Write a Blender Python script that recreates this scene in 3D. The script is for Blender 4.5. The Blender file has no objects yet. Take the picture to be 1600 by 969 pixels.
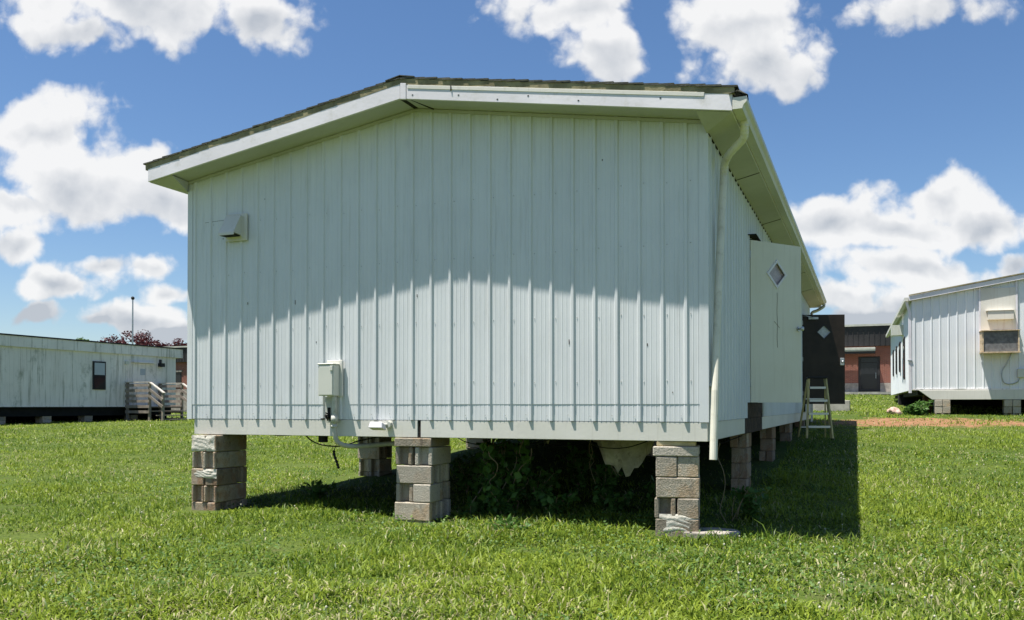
import bpy, bmesh, math, random
import numpy as np
from mathutils import Vector, Matrix, noise as mnoise
R = math.radians
random.seed(7); rng = np.random.default_rng(11)
sc = bpy.context.scene
col = sc.collection

# ------------------------------------------------------------------ helpers
class MB:
    """collects boxes, tubes, prisms and loose faces; build() links them as ONE mesh"""
    def __init__(s): s.v = []; s.f = []
    def add(s, vs, fs):
        o = len(s.v); s.v += [tuple(p) for p in vs]; s.f += [tuple(o+i for i in f) for f in fs]; return s
    def box(s, x0, x1, y0, y1, z0, z1, M=None):
        vs = [Vector(p) for p in ((x0,y0,z0),(x1,y0,z0),(x1,y1,z0),(x0,y1,z0),(x0,y0,z1),(x1,y0,z1),(x1,y1,z1),(x0,y1,z1))]
        if M: vs = [M @ p for p in vs]
        return s.add(vs, [(3,2,1,0),(4,5,6,7),(0,1,5,4),(1,2,6,5),(2,3,7,6),(3,0,4,7)])
    def bar(s, a, b, w, h, up=(0,0,1)):
        a, b = Vector(a), Vector(b); d = (b-a).normalized(); u = Vector(up)
        x = d.cross(u)
        if x.length < 1e-4: x = d.cross(Vector((0,1,0)))
        x.normalize(); y = x.cross(d).normalized()
        vs = [p + x*sx*w/2 + y*sy*h/2 for p in (a, b) for sx, sy in ((-1,-1),(1,-1),(1,1),(-1,1))]
        return s.add(vs, [(3,2,1,0),(4,5,6,7),(0,1,5,4),(1,2,6,5),(2,3,7,6),(3,0,4,7)])
    def tube(s, pts, r, n=10, sq=None, cap=True):
        pts = [Vector(p) for p in pts]; rings = []
        ref = Vector((0.13,0.2,1)).normalized()
        for i, p in enumerate(pts):
            d = (pts[min(i+1,len(pts)-1)] - pts[max(i-1,0)]).normalized()
            x = d.cross(ref)
            if x.length < .08: x = d.cross(Vector((0,1,0)))
            x.normalize(); y = x.cross(d)
            rr = r[i] if isinstance(r, (list, tuple)) else r
            ring = []
            for k in range(n):
                a = 2*math.pi*k/n
                ring.append(p + x*math.cos(a)*rr + y*math.sin(a)*rr)
            rings.append(ring)
        vs = [p for ring in rings for p in ring]; fs = []
        for i in range(len(pts)-1):
            for k in range(n):
                a, b = i*n+k, i*n+(k+1) % n
                fs.append((a, b, b+n, a+n))
        if cap: fs += [tuple(range(n-1,-1,-1)), tuple(range((len(pts)-1)*n, len(pts)*n))]
        return s.add(vs, fs)
    def prism(s, poly, z0, z1, M=None):
        """poly: ccw 2d outline in xy, extruded in z"""
        n = len(poly)
        vs = [Vector((x,y,z0)) for x, y in poly] + [Vector((x,y,z1)) for x, y in poly]
        if M: vs = [M @ p for p in vs]
        return s.add(vs, [tuple(range(n-1,-1,-1)), tuple(range(n,2*n))] + [(i,(i+1)%n,(i+1)%n+n,i+n) for i in range(n)])
    def build(s, name, mat, parent=None, bevel=0, smooth=False, seg=1):
        me = bpy.data.meshes.new(name); me.from_pydata(s.v, [], s.f)
        bm = bmesh.new(); bm.from_mesh(me)
        if bevel:
            bmesh.ops.remove_doubles(bm, verts=bm.verts, dist=1e-5)
            ed = [e for e in bm.edges if len(e.link_faces) == 2 and e.calc_face_angle(0) > .5]
            bmesh.ops.bevel(bm, geom=ed, offset=bevel, segments=seg, affect='EDGES', clamp_overlap=True)
        bmesh.ops.recalc_face_normals(bm, faces=bm.faces)
        bm.to_mesh(me); bm.free()
        if smooth: me.polygons.foreach_set('use_smooth', [True]*len(me.polygons))
        me.materials.append(mat)
        o = bpy.data.objects.new(name, me); col.objects.link(o)
        if parent: o.parent = parent
        return o

def tag(o, label=None, cat=None, group=None, kind=None):
    if label: o['label'] = label
    if cat: o['category'] = cat
    if group: o['group'] = group
    if kind: o['kind'] = kind
    return o
def empty(name, loc, rz=0, label=None, cat=None, group=None):
    o = bpy.data.objects.new(name, None); col.objects.link(o)
    o.location = loc; o.rotation_euler = (0,0,rz); o.empty_display_size = .2
    return tag(o, label, cat, group)

# ------------------------------------------------------------------ materials
class NT:
    def __init__(s, tree): s.t = tree; s.n = tree.nodes; s.l = tree.links
    def node(s, typ, **kw):
        n = s.n.new(typ)
        for k, v in kw.items(): setattr(n, k, v)
        return n
    def put(s, sock, v):
        if isinstance(v, bpy.types.NodeSocket): s.l.new(v, sock)
        elif v is not None: sock.default_value = v
    def math(s, op, a, b=None, c=None, clamp=False):
        n = s.node('ShaderNodeMath', operation=op, use_clamp=clamp)
        s.put(n.inputs[0], a); s.put(n.inputs[1], b); s.put(n.inputs[2], c); return n.outputs[0]
    def vmath(s, op, a, b=None):
        n = s.node('ShaderNodeVectorMath', operation=op)
        s.put(n.inputs[0], a)
        if op == 'SCALE': s.put(n.inputs['Scale'], b)
        else: s.put(n.inputs[1], b)
        return n.outputs['Value'] if op in ('LENGTH','DOT_PRODUCT') else n.outputs[0]
    def noise(s, vec, scale, detail=4, rough=.55, dist=0):
        n = s.node('ShaderNodeTexNoise'); s.put(n.inputs['Vector'], vec)
        n.inputs['Scale'].default_value = scale; n.inputs['Detail'].default_value = detail
        n.inputs['Roughness'].default_value = rough; n.inputs['Distortion'].default_value = dist
        return n.outputs['Fac']
    def ramp(s, fac, lo, hi, a=0, b=1, smooth=True):
        n = s.node('ShaderNodeMapRange', interpolation_type='SMOOTHSTEP' if smooth else 'LINEAR')
        s.put(n.inputs[0], fac); n.inputs[1].default_value = lo; n.inputs[2].default_value = hi
        n.inputs[3].default_value = a; n.inputs[4].default_value = b; return n.outputs[0]
    def mix(s, fac, a, b, mode='MIX'):
        n = s.node('ShaderNodeMix', data_type='RGBA', blend_type=mode)
        s.put(n.inputs[0], fac)
        for sock, v in ((n.inputs[6], a), (n.inputs[7], b)):
            s.put(sock, (*v, 1) if isinstance(v, tuple) and len(v) == 3 else v)
        return n.outputs[2]
    def scaled(s, vec, sx, sy, sz): return s.vmath('MULTIPLY', vec, (sx, sy, sz))

def mat(name, fn=None, base=(.5,.5,.5), rough=.6, spec=.3, metal=0, bump=0, bscale=60, var=0, vscale=3, stain=None):
    """fn(nt, objcoord) -> colour socket (or use base with noise variation)"""
    m = bpy.data.materials.new(name); m.use_nodes = True
    nt = NT(m.node_tree); p = nt.n['Principled BSDF']
    co = nt.node('ShaderNodeTexCoord').outputs['Object']
    c = fn(nt, co) if fn else None
    if c is None:
        if var:
            f = nt.noise(co, vscale, 6, .6)
            c = nt.mix(nt.ramp(f, .3, .7), tuple(x*(1-var) for x in base), tuple(min(1,x*(1+var)) for x in base))
            if stain:
                f2 = nt.noise(co, vscale*2.7, 8, .65)
                c = nt.mix(nt.ramp(f2, .52, .72, 0, stain[1]), c, stain[0])
        else: c = (*base, 1)
    nt.put(p.inputs['Base Color'], c)
    p.inputs['Roughness'].default_value = rough; p.inputs['Specular IOR Level'].default_value = spec
    p.inputs['Metallic'].default_value = metal
    if bump:
        b = nt.node('ShaderNodeBump'); b.inputs['Strength'].default_value = 1; b.inputs['Distance'].default_value = bump
        nt.put(b.inputs['Height'], nt.noise(co, bscale, 5, .65)); nt.put(p.inputs['Normal'], b.outputs[0])
    return m

def siding_fn(c1, c2, streak, amt):
    def fn(nt, co):
        big = nt.noise(co, .9, 5, .6)
        c = nt.mix(nt.ramp(big, .3, .7), c1, c2)
        st = nt.noise(nt.scaled(co, 9, 9, .5), 2.2, 6, .65)
        c = nt.mix(nt.ramp(st, .5, .8, 0, amt), c, streak)
        sp = nt.noise(co, 55, 3, .6)
        return nt.mix(nt.ramp(sp, .64, .76, 0, .25), c, streak)
    return fn
M = {}
M['siding'] = mat('pale_blue_siding', siding_fn((.610,.630,.640),(.672,.690,.696),(.33,.33,.29),.36), rough=.42, spec=.45, bump=.0006, bscale=14)
M['cream'] = mat('cream_trim', siding_fn((.60,.585,.52),(.68,.66,.60),(.33,.31,.23),.3), rough=.55, bump=.001, bscale=30)
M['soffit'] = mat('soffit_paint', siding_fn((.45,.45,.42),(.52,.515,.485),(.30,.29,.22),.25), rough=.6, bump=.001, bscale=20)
M['white'] = mat('white_paint', base=(.74,.71,.74), var=.06, vscale=1.5, stain=((.45,.43,.36),.45), rough=.5, bump=.001, bscale=30)
M['olive'] = mat('weathered_drip_board', base=(.27,.235,.135), rough=.8, var=.35, vscale=5, stain=((.10,.08,.05),.6), bump=.004, bscale=30)
M['gap'] = mat('dark_gap', base=(.02,.018,.015), rough=.9)
M['shingle'] = mat('asphalt_shingle', base=(.075,.075,.06), rough=.9, var=.4, vscale=9, stain=((.03,.035,.02),.6), bump=.006, bscale=120)
M['door_white'] = mat('yellowed_door_paint', siding_fn((.70,.66,.54),(.75,.715,.61),(.42,.36,.26),.35), rough=.45, bump=.0008, bscale=20)
M['door_brown'] = mat('dark_brown_door', base=(.026,.018,.013), rough=.5, var=.35, vscale=2.5, bump=.001)
M['black'] = mat('black_underlay', base=(.012,.012,.012), rough=.9, var=.3)
M['interior'] = mat('dim_panelling', base=(.16,.12,.08), rough=.7, var=.2)
M['rotten'] = mat('rotten_wood', base=(.045,.028,.018), rough=.9, var=.6, vscale=8, stain=((.12,.07,.04),.6), bump=.015, bscale=25)
M['spout'] = mat('aged_beige_downspout', base=(.72,.69,.58), rough=.45, var=.08, vscale=4, stain=((.38,.33,.22),.4))
M['galv'] = mat('galvanised_steel', base=(.42,.43,.43), rough=.4, metal=.8, var=.15, vscale=8)
M['boxgrey'] = mat('meter_box_paint', siding_fn((.56,.57,.50),(.62,.62,.55),(.3,.29,.24),.35), rough=.5)
M['pvc'] = mat('weathered_pvc', base=(.50,.50,.44), rough=.5, var=.12, vscale=6, stain=((.22,.21,.17),.6))
M['cable'] = mat('black_rubber', base=(.015,.015,.016), rough=.6)
M['insul'] = mat('torn_insulation', base=(.42,.38,.28), rough=.95, var=.25, vscale=6, stain=((.16,.13,.09),.8), bump=.02, bscale=14)
def block_fn(c1, c2, c3, c3b=(.46,.42,.35)):
    def fn(nt, co):
        oi = nt.node('ShaderNodeObjectInfo').outputs['Random']
        a = nt.noise(co, 4, 6, .65); c = nt.mix(nt.ramp(a, .35, .68), c1, c2)
        c = nt.mix(nt.ramp(nt.noise(co, 4.6, 6, .65), .46, .64, 0, .8), c, c3)
        c = nt.mix(nt.ramp(nt.noise(nt.scaled(co, 6, 6, 2.2), 1.7, 6, .7), .54, .7, 0, .65), c, (.10,.085,.07))
        c = nt.mix(nt.ramp(nt.math('FRACT', nt.math('MULTIPLY', oi, 7.3)), .45, .9, 0, .8), c, c3b)
        h = nt.node('ShaderNodeHueSaturation'); nt.put(h.inputs['Color'], c)
        nt.put(h.inputs['Value'], nt.ramp(oi, 0, 1, .68, 1.25, False)); h.inputs['Saturation'].default_value = .95
        gr = nt.noise(co, 70, 4, .75)
        return nt.mix(nt.ramp(gr, .5, .7, 0, .7), h.outputs[0], (.13,.115,.095))
    return fn
M['block'] = mat('concrete_block_grey', block_fn((.34,.295,.225),(.47,.42,.335),(.38,.26,.15)), rough=.95, spec=.1, bump=.012, bscale=55)
M['block_clay'] = mat('concrete_block_muddy', block_fn((.33,.25,.165),(.40,.35,.28),(.30,.165,.085), (.33,.21,.125)), rough=.95, spec=.1, bump=.012, bscale=55)
M['plaster'] = mat('white_mortar', base=(.58,.55,.47), rough=.9, var=.2, vscale=6, stain=((.36,.30,.21),.8), bump=.008, bscale=40)
M['cedar'] = mat('weathered_lumber', base=(.25,.215,.18), rough=.85, var=.25, vscale=5, stain=((.16,.13,.1),.5), bump=.004, bscale=30)
M['oldrail'] = mat('sun_bleached_handrail', base=(.50,.46,.40), rough=.85, var=.2, vscale=5)
M['shim'] = mat('fresh_lumber_shim', base=(.52,.42,.25), rough=.8, var=.2, vscale=8, stain=((.2,.14,.08),.5))
M['fibreglass'] = mat('yellow_fibreglass', base=(.50,.42,.19), rough=.5, var=.2, vscale=6)
M['alu'] = mat('aluminium', base=(.55,.55,.54), rough=.38, metal=.7)
def stained_fn(nt, co):
    c = nt.mix(nt.ramp(nt.noise(co, .6, 5), .3, .7), (.72,.675,.635), (.81,.77,.73))
    st = nt.noise(nt.scaled(co, 4, 3.2, .22), 1.6, 7, .7)
    c = nt.mix(nt.ramp(st, .50, .70, 0, .72), c, (.22,.215,.165))
    g = nt.noise(nt.scaled(co, 1, .9, .7), 1.3, 7, .7)
    return nt.mix(nt.ramp(g, .53, .72, 0, .7), c, (.17,.19,.13))
M['stained'] = mat('mildewed_trailer_siding', stained_fn, rough=.6)
M['stained_trim'] = mat('mildewed_trailer_fascia', stained_fn, rough=.6)
M['roof_dark'] = mat('dark_roof_edge', base=(.02,.02,.022), rough=.6)
def glass_mat(name, base, tr, rough=.08):
    m = mat(name, base=base, rough=rough, spec=.3)
    m.node_tree.nodes['Principled BSDF'].inputs['Transmission Weight'].default_value = tr
    return m
M['glass_dark'] = glass_mat('dark_window_glass', (.02,.022,.026), 0, .05)
M['glass_blue'] = mat('pale_blue_grey_pane', base=(.40,.45,.5), rough=.2, spec=.6)  # even, opaque pale blue-grey pane colour
M['glass_pink'] = mat('grimy_wired_glass', base=(.42,.34,.34), rough=.22, spec=.6, var=.25, vscale=14)
M['glass_lit_through'] = mat('pane_with_painted_daylight', base=(.46,.48,.50), rough=.25, spec=.6, var=.15, vscale=16)  # daylight coming through the pane is put into this pale colour
def brick_fn(nt, co):
    b = nt.node('ShaderNodeTexBrick'); s = nt.node('ShaderNodeSeparateXYZ'); nt.put(s.inputs[0], co)
    c = nt.node('ShaderNodeCombineXYZ'); nt.put(c.inputs[0], s.outputs[0]); nt.put(c.inputs[1], s.outputs[2])
    nt.put(b.inputs['Vector'], c.outputs[0])
    b.inputs['Color1'].default_value = (.25,.075,.045,1); b.inputs['Color2'].default_value = (.17,.05,.035,1)
    b.inputs['Mortar'].default_value = (.34,.26,.21,1); b.inputs['Scale'].default_value = 1
    b.inputs['Mortar Size'].default_value = .006; b.inputs['Brick Width'].default_value = .203; b.inputs['Row Height'].default_value = .0677
    return nt.mix(nt.ramp(nt.noise(co, .8, 5), .35, .7, 0, .5), b.outputs[0], (.20,.075,.055))
M['brick'] = mat('red_brick', brick_fn, rough=.85, bump=.003)
M['bronze'] = mat('dark_bronze_metal', base=(.030,.028,.028), rough=.5, var=.2, vscale=1)
M['stone'] = mat('pale_cast_stone', base=(.30,.27,.23), rough=.9, var=.25, vscale=3, bump=.004)
M['capmetal'] = mat('pale_metal_coping', base=(.48,.48,.42), rough=.5, var=.1)
M['concrete'] = mat('weathered_concrete', base=(.38,.36,.32), rough=.9, var=.2, vscale=3, stain=((.2,.18,.15),.5), bump=.004, bscale=50)
M['plywood'] = mat('raw_plywood', base=(.52,.40,.26), rough=.8, var=.3, vscale=9, stain=((.70,.66,.58),.95))
M['acwhite'] = mat('peeling_white_panel', siding_fn((.62,.58,.50),(.70,.67,.60),(.40,.28,.18),.45), rough=.6, bump=.002, bscale=12)
M['grille'] = mat('grey_condenser_grille', base=(.15,.15,.15), rough=.7, var=.3, vscale=9, stain=((.28,.25,.2),.5), bump=.004, bscale=140)
M['rust'] = mat('rusty_steel', base=(.14,.065,.035), rough=.85, var=.4, vscale=6, stain=((.05,.03,.02),.6))
M['bark'] = mat('bark', base=(.12,.09,.065), rough=.95, var=.3, vscale=6, bump=.02, bscale=12)

def leaf_mat(name, c1, c2, c3=None, trans=.35, rough=.5):
    m = bpy.data.materials.new(name); m.use_nodes = True
    nt = NT(m.node_tree); p = nt.n['Principled BSDF']; out = nt.n['Material Output']
    at = nt.node('ShaderNodeAttribute', attribute_name='tint').outputs['Fac']
    c = nt.mix(nt.ramp(at, 0, .8, 0, 1, False), c1, c2)
    if c3: c = nt.mix(nt.ramp(at, .9, .93), c, c3)
    nt.put(p.inputs['Base Color'], c); p.inputs['Roughness'].default_value = rough; p.inputs['Specular IOR Level'].default_value = .22
    tr = nt.node('ShaderNodeBsdfTranslucent'); nt.put(tr.inputs[0], c)
    mx = nt.node('ShaderNodeMixShader'); mx.inputs[0].default_value = trans
    nt.l.new(p.outputs[0], mx.inputs[1]); nt.l.new(tr.outputs[0], mx.inputs[2]); nt.l.new(mx.outputs[0], out.inputs[0])
    return m
M['grass'] = leaf_mat('grass_blades', (.054,.112,.010), (.255,.325,.036), (.44,.41,.22), .38, .46)
M['weed'] = leaf_mat('weed_leaves', (.045,.11,.02), (.10,.19,.04), None, .35)
M['clover_leaf'] = leaf_mat('clover_leaves', (.055,.12,.02), (.13,.21,.05), None, .3)
M['maroon'] = leaf_mat('maroon_leaves', (.040,.010,.014), (.085,.022,.024), None, .25)
M['tree_green'] = leaf_mat('tree_leaves', (.05,.10,.02), (.10,.17,.035), None, .3)
M['clover'] = mat('clover_blossom', base=(.46,.45,.34), rough=.9)
M['dead_stem'] = mat('dead_stem', base=(.26,.20,.13), rough=.9, var=.2)

# ------------------------------------------------------------------ terrain
CAM_Z = 1.30
def sm(t): t = np.clip(t, 0, 1); return t*t*(3-2*t)
def ground_z(X, Y):
    X = np.asarray(X, float); Y = np.asarray(Y, float)
    g = .058*np.clip(Y-8, 0, 18) + .0355*np.clip(Y-26, 0, 29)
    f = .38 + .62*sm((X+4.5)/6.5)
    f = np.where(X > 2, 1, f)
    z = g*f
    z = z - .06*sm((7.5-Y)/3)
    near = np.exp(-np.clip(Y-4, 0, None)/25)
    return z + near*(.018*np.sin(1.7*X+.6*Y)+.014*np.sin(2.9*Y-1.1*X+1)+.008*np.sin(5.1*X+4.3*Y))
def gz(x, y): return float(ground_z(x, y))

A = .3819; CA, SA = math.cos(A), math.sin(A)
CX, CY = 1.865, 8.435
W = 6.25; L = 16.0; S = .1885; BASE_Z = .96
def wl(x, y):                      # building frame -> world plan
    return CX + x*CA + y*SA, CY - x*SA + y*CA

xs = np.unique(np.concatenate([np.linspace(-500,-60,18), np.linspace(-60,-14,60), np.linspace(-14,16,210), np.linspace(16,60,60), np.linspace(60,500,18)]))
ys = np.unique(np.concatenate([np.linspace(-80,2,20), np.linspace(2,30,190), np.linspace(30,80,70), np.linspace(80,900,24)]))
GX, GY = np.meshgrid(xs, ys)
gv = np.stack([GX.ravel(), GY.ravel(), ground_z(GX, GY).ravel()], 1)
nx, ny = len(xs), len(ys)
idx = np.arange(nx*ny).reshape(ny, nx)
gf = np.stack([idx[:-1,:-1], idx[:-1,1:], idx[1:,1:], idx[1:,:-1]], -1).reshape(-1,4)
def np_mesh(name, verts, loops, counts, material, tint=None, smooth=False):
    me = bpy.data.meshes.new(name)
    me.vertices.add(len(verts)); me.vertices.foreach_set('co', np.asarray(verts, np.float32).ravel())
    me.loops.add(len(loops)); me.loops.foreach_set('vertex_index', np.asarray(loops, np.int32))
    me.polygons.add(len(counts)); st = np.concatenate([[0], np.cumsum(counts)[:-1]])
    me.polygons.foreach_set('loop_start', st.astype(np.int32))
    if smooth: me.polygons.foreach_set('use_smooth', np.ones(len(counts), bool))
    if tint is not None:
        a = me.attributes.new('tint', 'FLOAT', 'POINT'); a.data.foreach_set('value', np.asarray(tint, np.float32))
    me.update(calc_edges=True); me.validate()
    me.materials.append(material)
    o = bpy.data.objects.new(name, me); col.objects.link(o)
    return o
DIRT = (10.9, 23.0, 3.2, 1.6)
def ground_fn(nt, co):
    a = nt.noise(co, .35, 6, .6); b = nt.noise(co, 3.5, 7, .65)
    c = nt.mix(nt.ramp(a, .35, .65), (.055,.090,.014), (.09,.12,.024))
    c = nt.mix(nt.ramp(b, .5, .68, 0, .5), c, (.10,.085,.045))
    c = nt.mix(nt.ramp(nt.noise(co, 30, 5, .7), .45, .62, 0, .7), c, (.035,.055,.014))
    d = nt.vmath('SUBTRACT', co, (DIRT[0], DIRT[1], 0)); d = nt.vmath('MULTIPLY', d, (1/DIRT[2], 1/DIRT[3], 0))
    q = nt.math('ADD', nt.vmath('LENGTH', d), nt.math('MULTIPLY', nt.math('SUBTRACT', nt.noise(co, 1.6, 7, .72), .5), 2.6))
    soil = nt.mix(nt.ramp(nt.noise(co, 9, 6, .7), .35, .65), (.17,.085,.042), (.29,.165,.09))
    return nt.mix(nt.ramp(q, .8, 1.05, 1, 0), c, soil)
M['ground'] = mat('lawn_soil', ground_fn, rough=.95, spec=.1, bump=.02, bscale=18)
g = np_mesh('ground', gv, gf.ravel(), np.full(len(gf), 4), M['ground'], smooth=True)
tag(g, 'rolling green lawn rising gently behind the raised building', 'lawn', kind='structure')

# ------------------------------------------------------------------ grass
def fnoise(x, y, s, k=0):
    r = np.random.default_rng(100+k); out = 0
    for i in range(7):
        an = r.uniform(0, 6.28); fr = s*r.uniform(.6, 1.8)
        out = out + np.sin((x*math.cos(an)+y*math.sin(an))*fr + r.uniform(0, 6.28))
    return out/7*1.6
def tobld(x, y):
    dx, dy = x-CX, y-CY
    return dx*CA - dy*SA, dx*SA + dy*CA
PIERS_FRONT = []    # filled later for exclusion (centre x,y,r)
def blades(n, y0, y1, wid, hmin, hmax, k, xr=None):
    Y = rng.uniform(y0, y1, n)
    if xr is None:
        hw = .60*Y + 1.6; X = rng.uniform(-1, 1, n)*hw
    else: X = rng.uniform(xr[0], xr[1], n)
    keep = np.ones(n, bool)
    bx, by = tobld(X, Y)
    under = (bx > -W-.1) & (bx < .1) & (by > .9) & (by < L)
    keep &= ~(under & (rng.random(n) < np.clip(.35+by*.12, 0, .93)))
    dq = np.hypot((X-DIRT[0])/DIRT[2], (Y-DIRT[1])/DIRT[3]) + .35*fnoise(X, Y, 2.2, 3)
    keep &= ~((dq < 1.0) & (rng.random(n) < .72+.25*fnoise(X, Y, 3.5, 4)))
    patch = fnoise(X, Y, 1.3, 5)
    keep &= rng.random(n) < np.clip(.86 + .35*patch, .45, 1)
    for (px, py, pr) in PIERS_FRONT: keep &= np.hypot(X-px, Y-py) > pr
    X, Y = X[keep], Y[keep]; n = len(X); bx, by = bx[keep], by[keep]
    clump = np.clip(fnoise(X, Y, 2.6, 1)*.6+fnoise(X, Y, 7, 2)*.5, -1, 1)
    h = rng.uniform(hmin, hmax, n)*(.92 + .95*clump)
    # taller unmown fringe along the front of the building
    fr = np.exp(-((by+.35)/.55)**2)*((bx > -W-.5) & (bx < .9)); h = h*(1+.25*fr)
    fr2 = np.exp(-((bx-.35)/.6)**2)*((by > 0) & (by < L)); h = h*(1+.25*fr2)
    az = rng.uniform(0, 6.283, n) + fnoise(X, Y, 1.9, 6)*1.5
    lean = np.clip(np.abs(rng.normal(1.15, .40, n)), .15, 1.7)
    w = wid*rng.uniform(.6, 1.4, n)
    Z = ground_z(X, Y) - .008
    dx, dy = np.cos(az), np.sin(az); sx, sy = -dy, dx
    tw = rng.uniform(-.9, .9, n); sx, sy = sx*np.cos(tw)-sy*np.sin(tw), sx*np.sin(tw)+sy*np.cos(tw)
    l1 = np.sin(lean*.6)*h*.55; z1 = np.cos(lean*.6)*h*.55
    l2 = l1 + np.sin(lean*1.35)*h*.5; z2 = z1 + np.cos(lean*1.35)*h*.5
    V = np.empty((n, 5, 3))
    for i, s in ((0,-1),(1,1)):
        V[:,i,0] = X+sx*w*.5*s*.8; V[:,i,1] = Y+sy*w*.5*s*.8; V[:,i,2] = Z
    for i, s in ((3,-1),(2,1)):
        V[:,i,0] = X+dx*l1+sx*w*.5*s; V[:,i,1] = Y+dy*l1+sy*w*.5*s; V[:,i,2] = Z+z1
    V[:,4,0] = X+dx*l2; V[:,4,1] = Y+dy*l2; V[:,4,2] = Z+z2
    big = fnoise(X, Y, .55, 8)*.8 + .55*fnoise(X, Y, 4.5, 18)
    t = np.clip(.40+.24*big+.16*patch[keep]+rng.normal(0, .28, n), 0, .86)
    dry = rng.random(n) < np.clip(.05+.08*fnoise(X, Y, 1.1, 9)+.04*np.clip((7-Y)/2,0,1), .012, .2); t = np.where(dry, 1, t)
    return V, t
def make_grass():
    dV, dt = blades(15000, 4.5, 9, .006, .05, .13, 7)
    kk = fnoise(dV[:,0,0], dV[:,0,1], 1.6, 31)+.4*fnoise(dV[:,0,0], dV[:,0,1], 6, 32)+.35*(6.6-dV[:,0,1]) > .15
    dV, dt = dV[kk], dt[kk]; dV[:,2:,2] = dV[:,:1,2]+.03+(dV[:,2:,2]-dV[:,:1,2])*.35; dt[:] = .97
    dry_set = (dV, dt)
    sets = [blades(85000, 4.5, 8, .0115, .06, .135, 0), blades(125000, 8, 13, .0105, .05, .115, 1),
            blades(140000, 13, 22, .012, .045, .105, 2), blades(110000, 22, 40, .022, .05, .11, 3), blades(60000, 40, 74, .045, .06, .13, 4),
            dry_set, blades(1500, 4.6, 9, .012, .10, .18, 5), blades(700, 9, 14, .012, .10, .17, 6)]
    V = np.concatenate([s[0] for s in sets]); t = np.concatenate([s[1] for s in sets])
    n = len(V); base = np.arange(n)[:,None]*5
    loops = (base + np.array([0,1,2,3, 3,2,4])[None]).ravel()
    counts = np.tile([4,3], n)
    o = np_mesh('grass', V.reshape(-1,3), loops, counts, M['grass'], np.repeat(t, 5))
    tag(o, 'green unmown lawn grass with dry straw blades around the raised building', 'grass', kind='stuff')

def leaf_cloud(name, centers, size, mat_, tints=None, aspect=.6, parent=None, up=.4):
    n = len(centers); c = np.asarray(centers, float)
    nrm = rng.normal(size=(n,3)); nrm[:,2] = np.abs(nrm[:,2])+up; nrm /= np.linalg.norm(nrm, axis=1)[:,None]
    a = np.cross(nrm, rng.normal(size=(n,3))); a /= np.linalg.norm(a, axis=1)[:,None]+1e-9
    b = np.cross(nrm, a)
    s = np.asarray(size)*rng.uniform(.65, 1.3, n)
    V = np.empty((n,5,3))
    V[:,0] = c - a*s[:,None]*.5
    V[:,1] = c - a*s[:,None]*.05 + b*(s*aspect*.5)[:,None] - nrm*(s*.08)[:,None]
    V[:,2] = c + a*s[:,None]*.55 - nrm*(s*.16)[:,None]
    V[:,3] = c - a*s[:,None]*.05 - b*(s*aspect*.5)[:,None] - nrm*(s*.08)[:,None]
    V[:,4] = c + a*s[:,None]*.1
    base = np.arange(n)[:,None]*5
    loops = (base+np.array([0,1,4, 1,2,4, 2,3,4, 3,0,4])[None]).ravel()
    t = rng.uniform(0,.8,n) if tints is None else np.clip(tints, 0, .8)
    o = np_mesh(name, V.reshape(-1,3), loops, np.full(n*4, 3), mat_, np.repeat(t,5))
    if parent: o.parent = parent
    return o

# ------------------------------------------------------------------ corrugated sheet
RIB = .2286
def profile(u0, u1, phase, minor=True):
    pts = []
    k0 = int(math.floor((u0-phase)/RIB))-1; k1 = int(math.ceil((u1-phase)/RIB))+1
    for k in range(k0, k1+1):
        u = phase+k*RIB
        pts += [(u-.025,0),(u-.012,.018),(u+.012,.018),(u+.025,0)]
        if minor:
            for m in (.066,.114,.162): pts += [(u+m-.007,0),(u+m,.0026),(u+m+.007,0)]
    out = [(u0,0)] + [p for p in pts if u0+.002 < p[0] < u1-.002] + [(u1,0)]
    return out
def sheet(mb, u0, u1, zb, zt, fmap, phase, off=0, rows=9, minor=True, seed=0):
    """fmap(u, out, z) -> xyz; zb/zt: callables or numbers"""
    fz = lambda f, u: f(u) if callable(f) else f
    pr = profile(u0, u1, phase, minor); vs = []; fs = []
    for i, (u, h) in enumerate(pr):
        b, t = fz(zb, u), fz(zt, u)
        for j in range(rows):
            z = b+(t-b)*j/(rows-1)
            w = 0 if h > .01 else .0016*mnoise.noise(Vector((u*2.3+seed, z*1.1, seed*1.7)))
            vs.append(fmap(u, h+off+w+.0016*(int(math.floor((u-phase-.03)/(4*RIB))) % 2), z))
    for i in range(len(pr)-1):
        for j in range(rows-1):
            a = i*rows+j; fs.append((a, a+rows, a+rows+1, a+1))
    mb.add(vs, fs)
def screws(mb, pts, fmap, r=.0045):
    for u, z in pts:
        p = [fmap(u+dx*r, .002+dh, z+dz*r) for dx, dz, dh in ((-1,-1,0),(1,-1,0),(1,1,0),(-1,1,0))] + [fmap(u, .010, z)]
        mb.add(p, [(0,1,4),(1,2,4),(2,3,4),(3,0,4)])

# ================================================================== MAIN BUILDING
root = empty('portable_building', (CX, CY, BASE_Z), -A,
    'large raised pale blue corrugated metal classroom building with shallow gable, nearest in view', 'building')
E_ = .288; O_ = .3555; SLOPE = .1615; ZF = 2.825+S
def zb_roof(x): return ZF + SLOPE*(E_ + (-x if x > -W/2 else W+x))      # bottom edge of rake fascia
HW = lambda x: zb_roof(x)+.012
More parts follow.
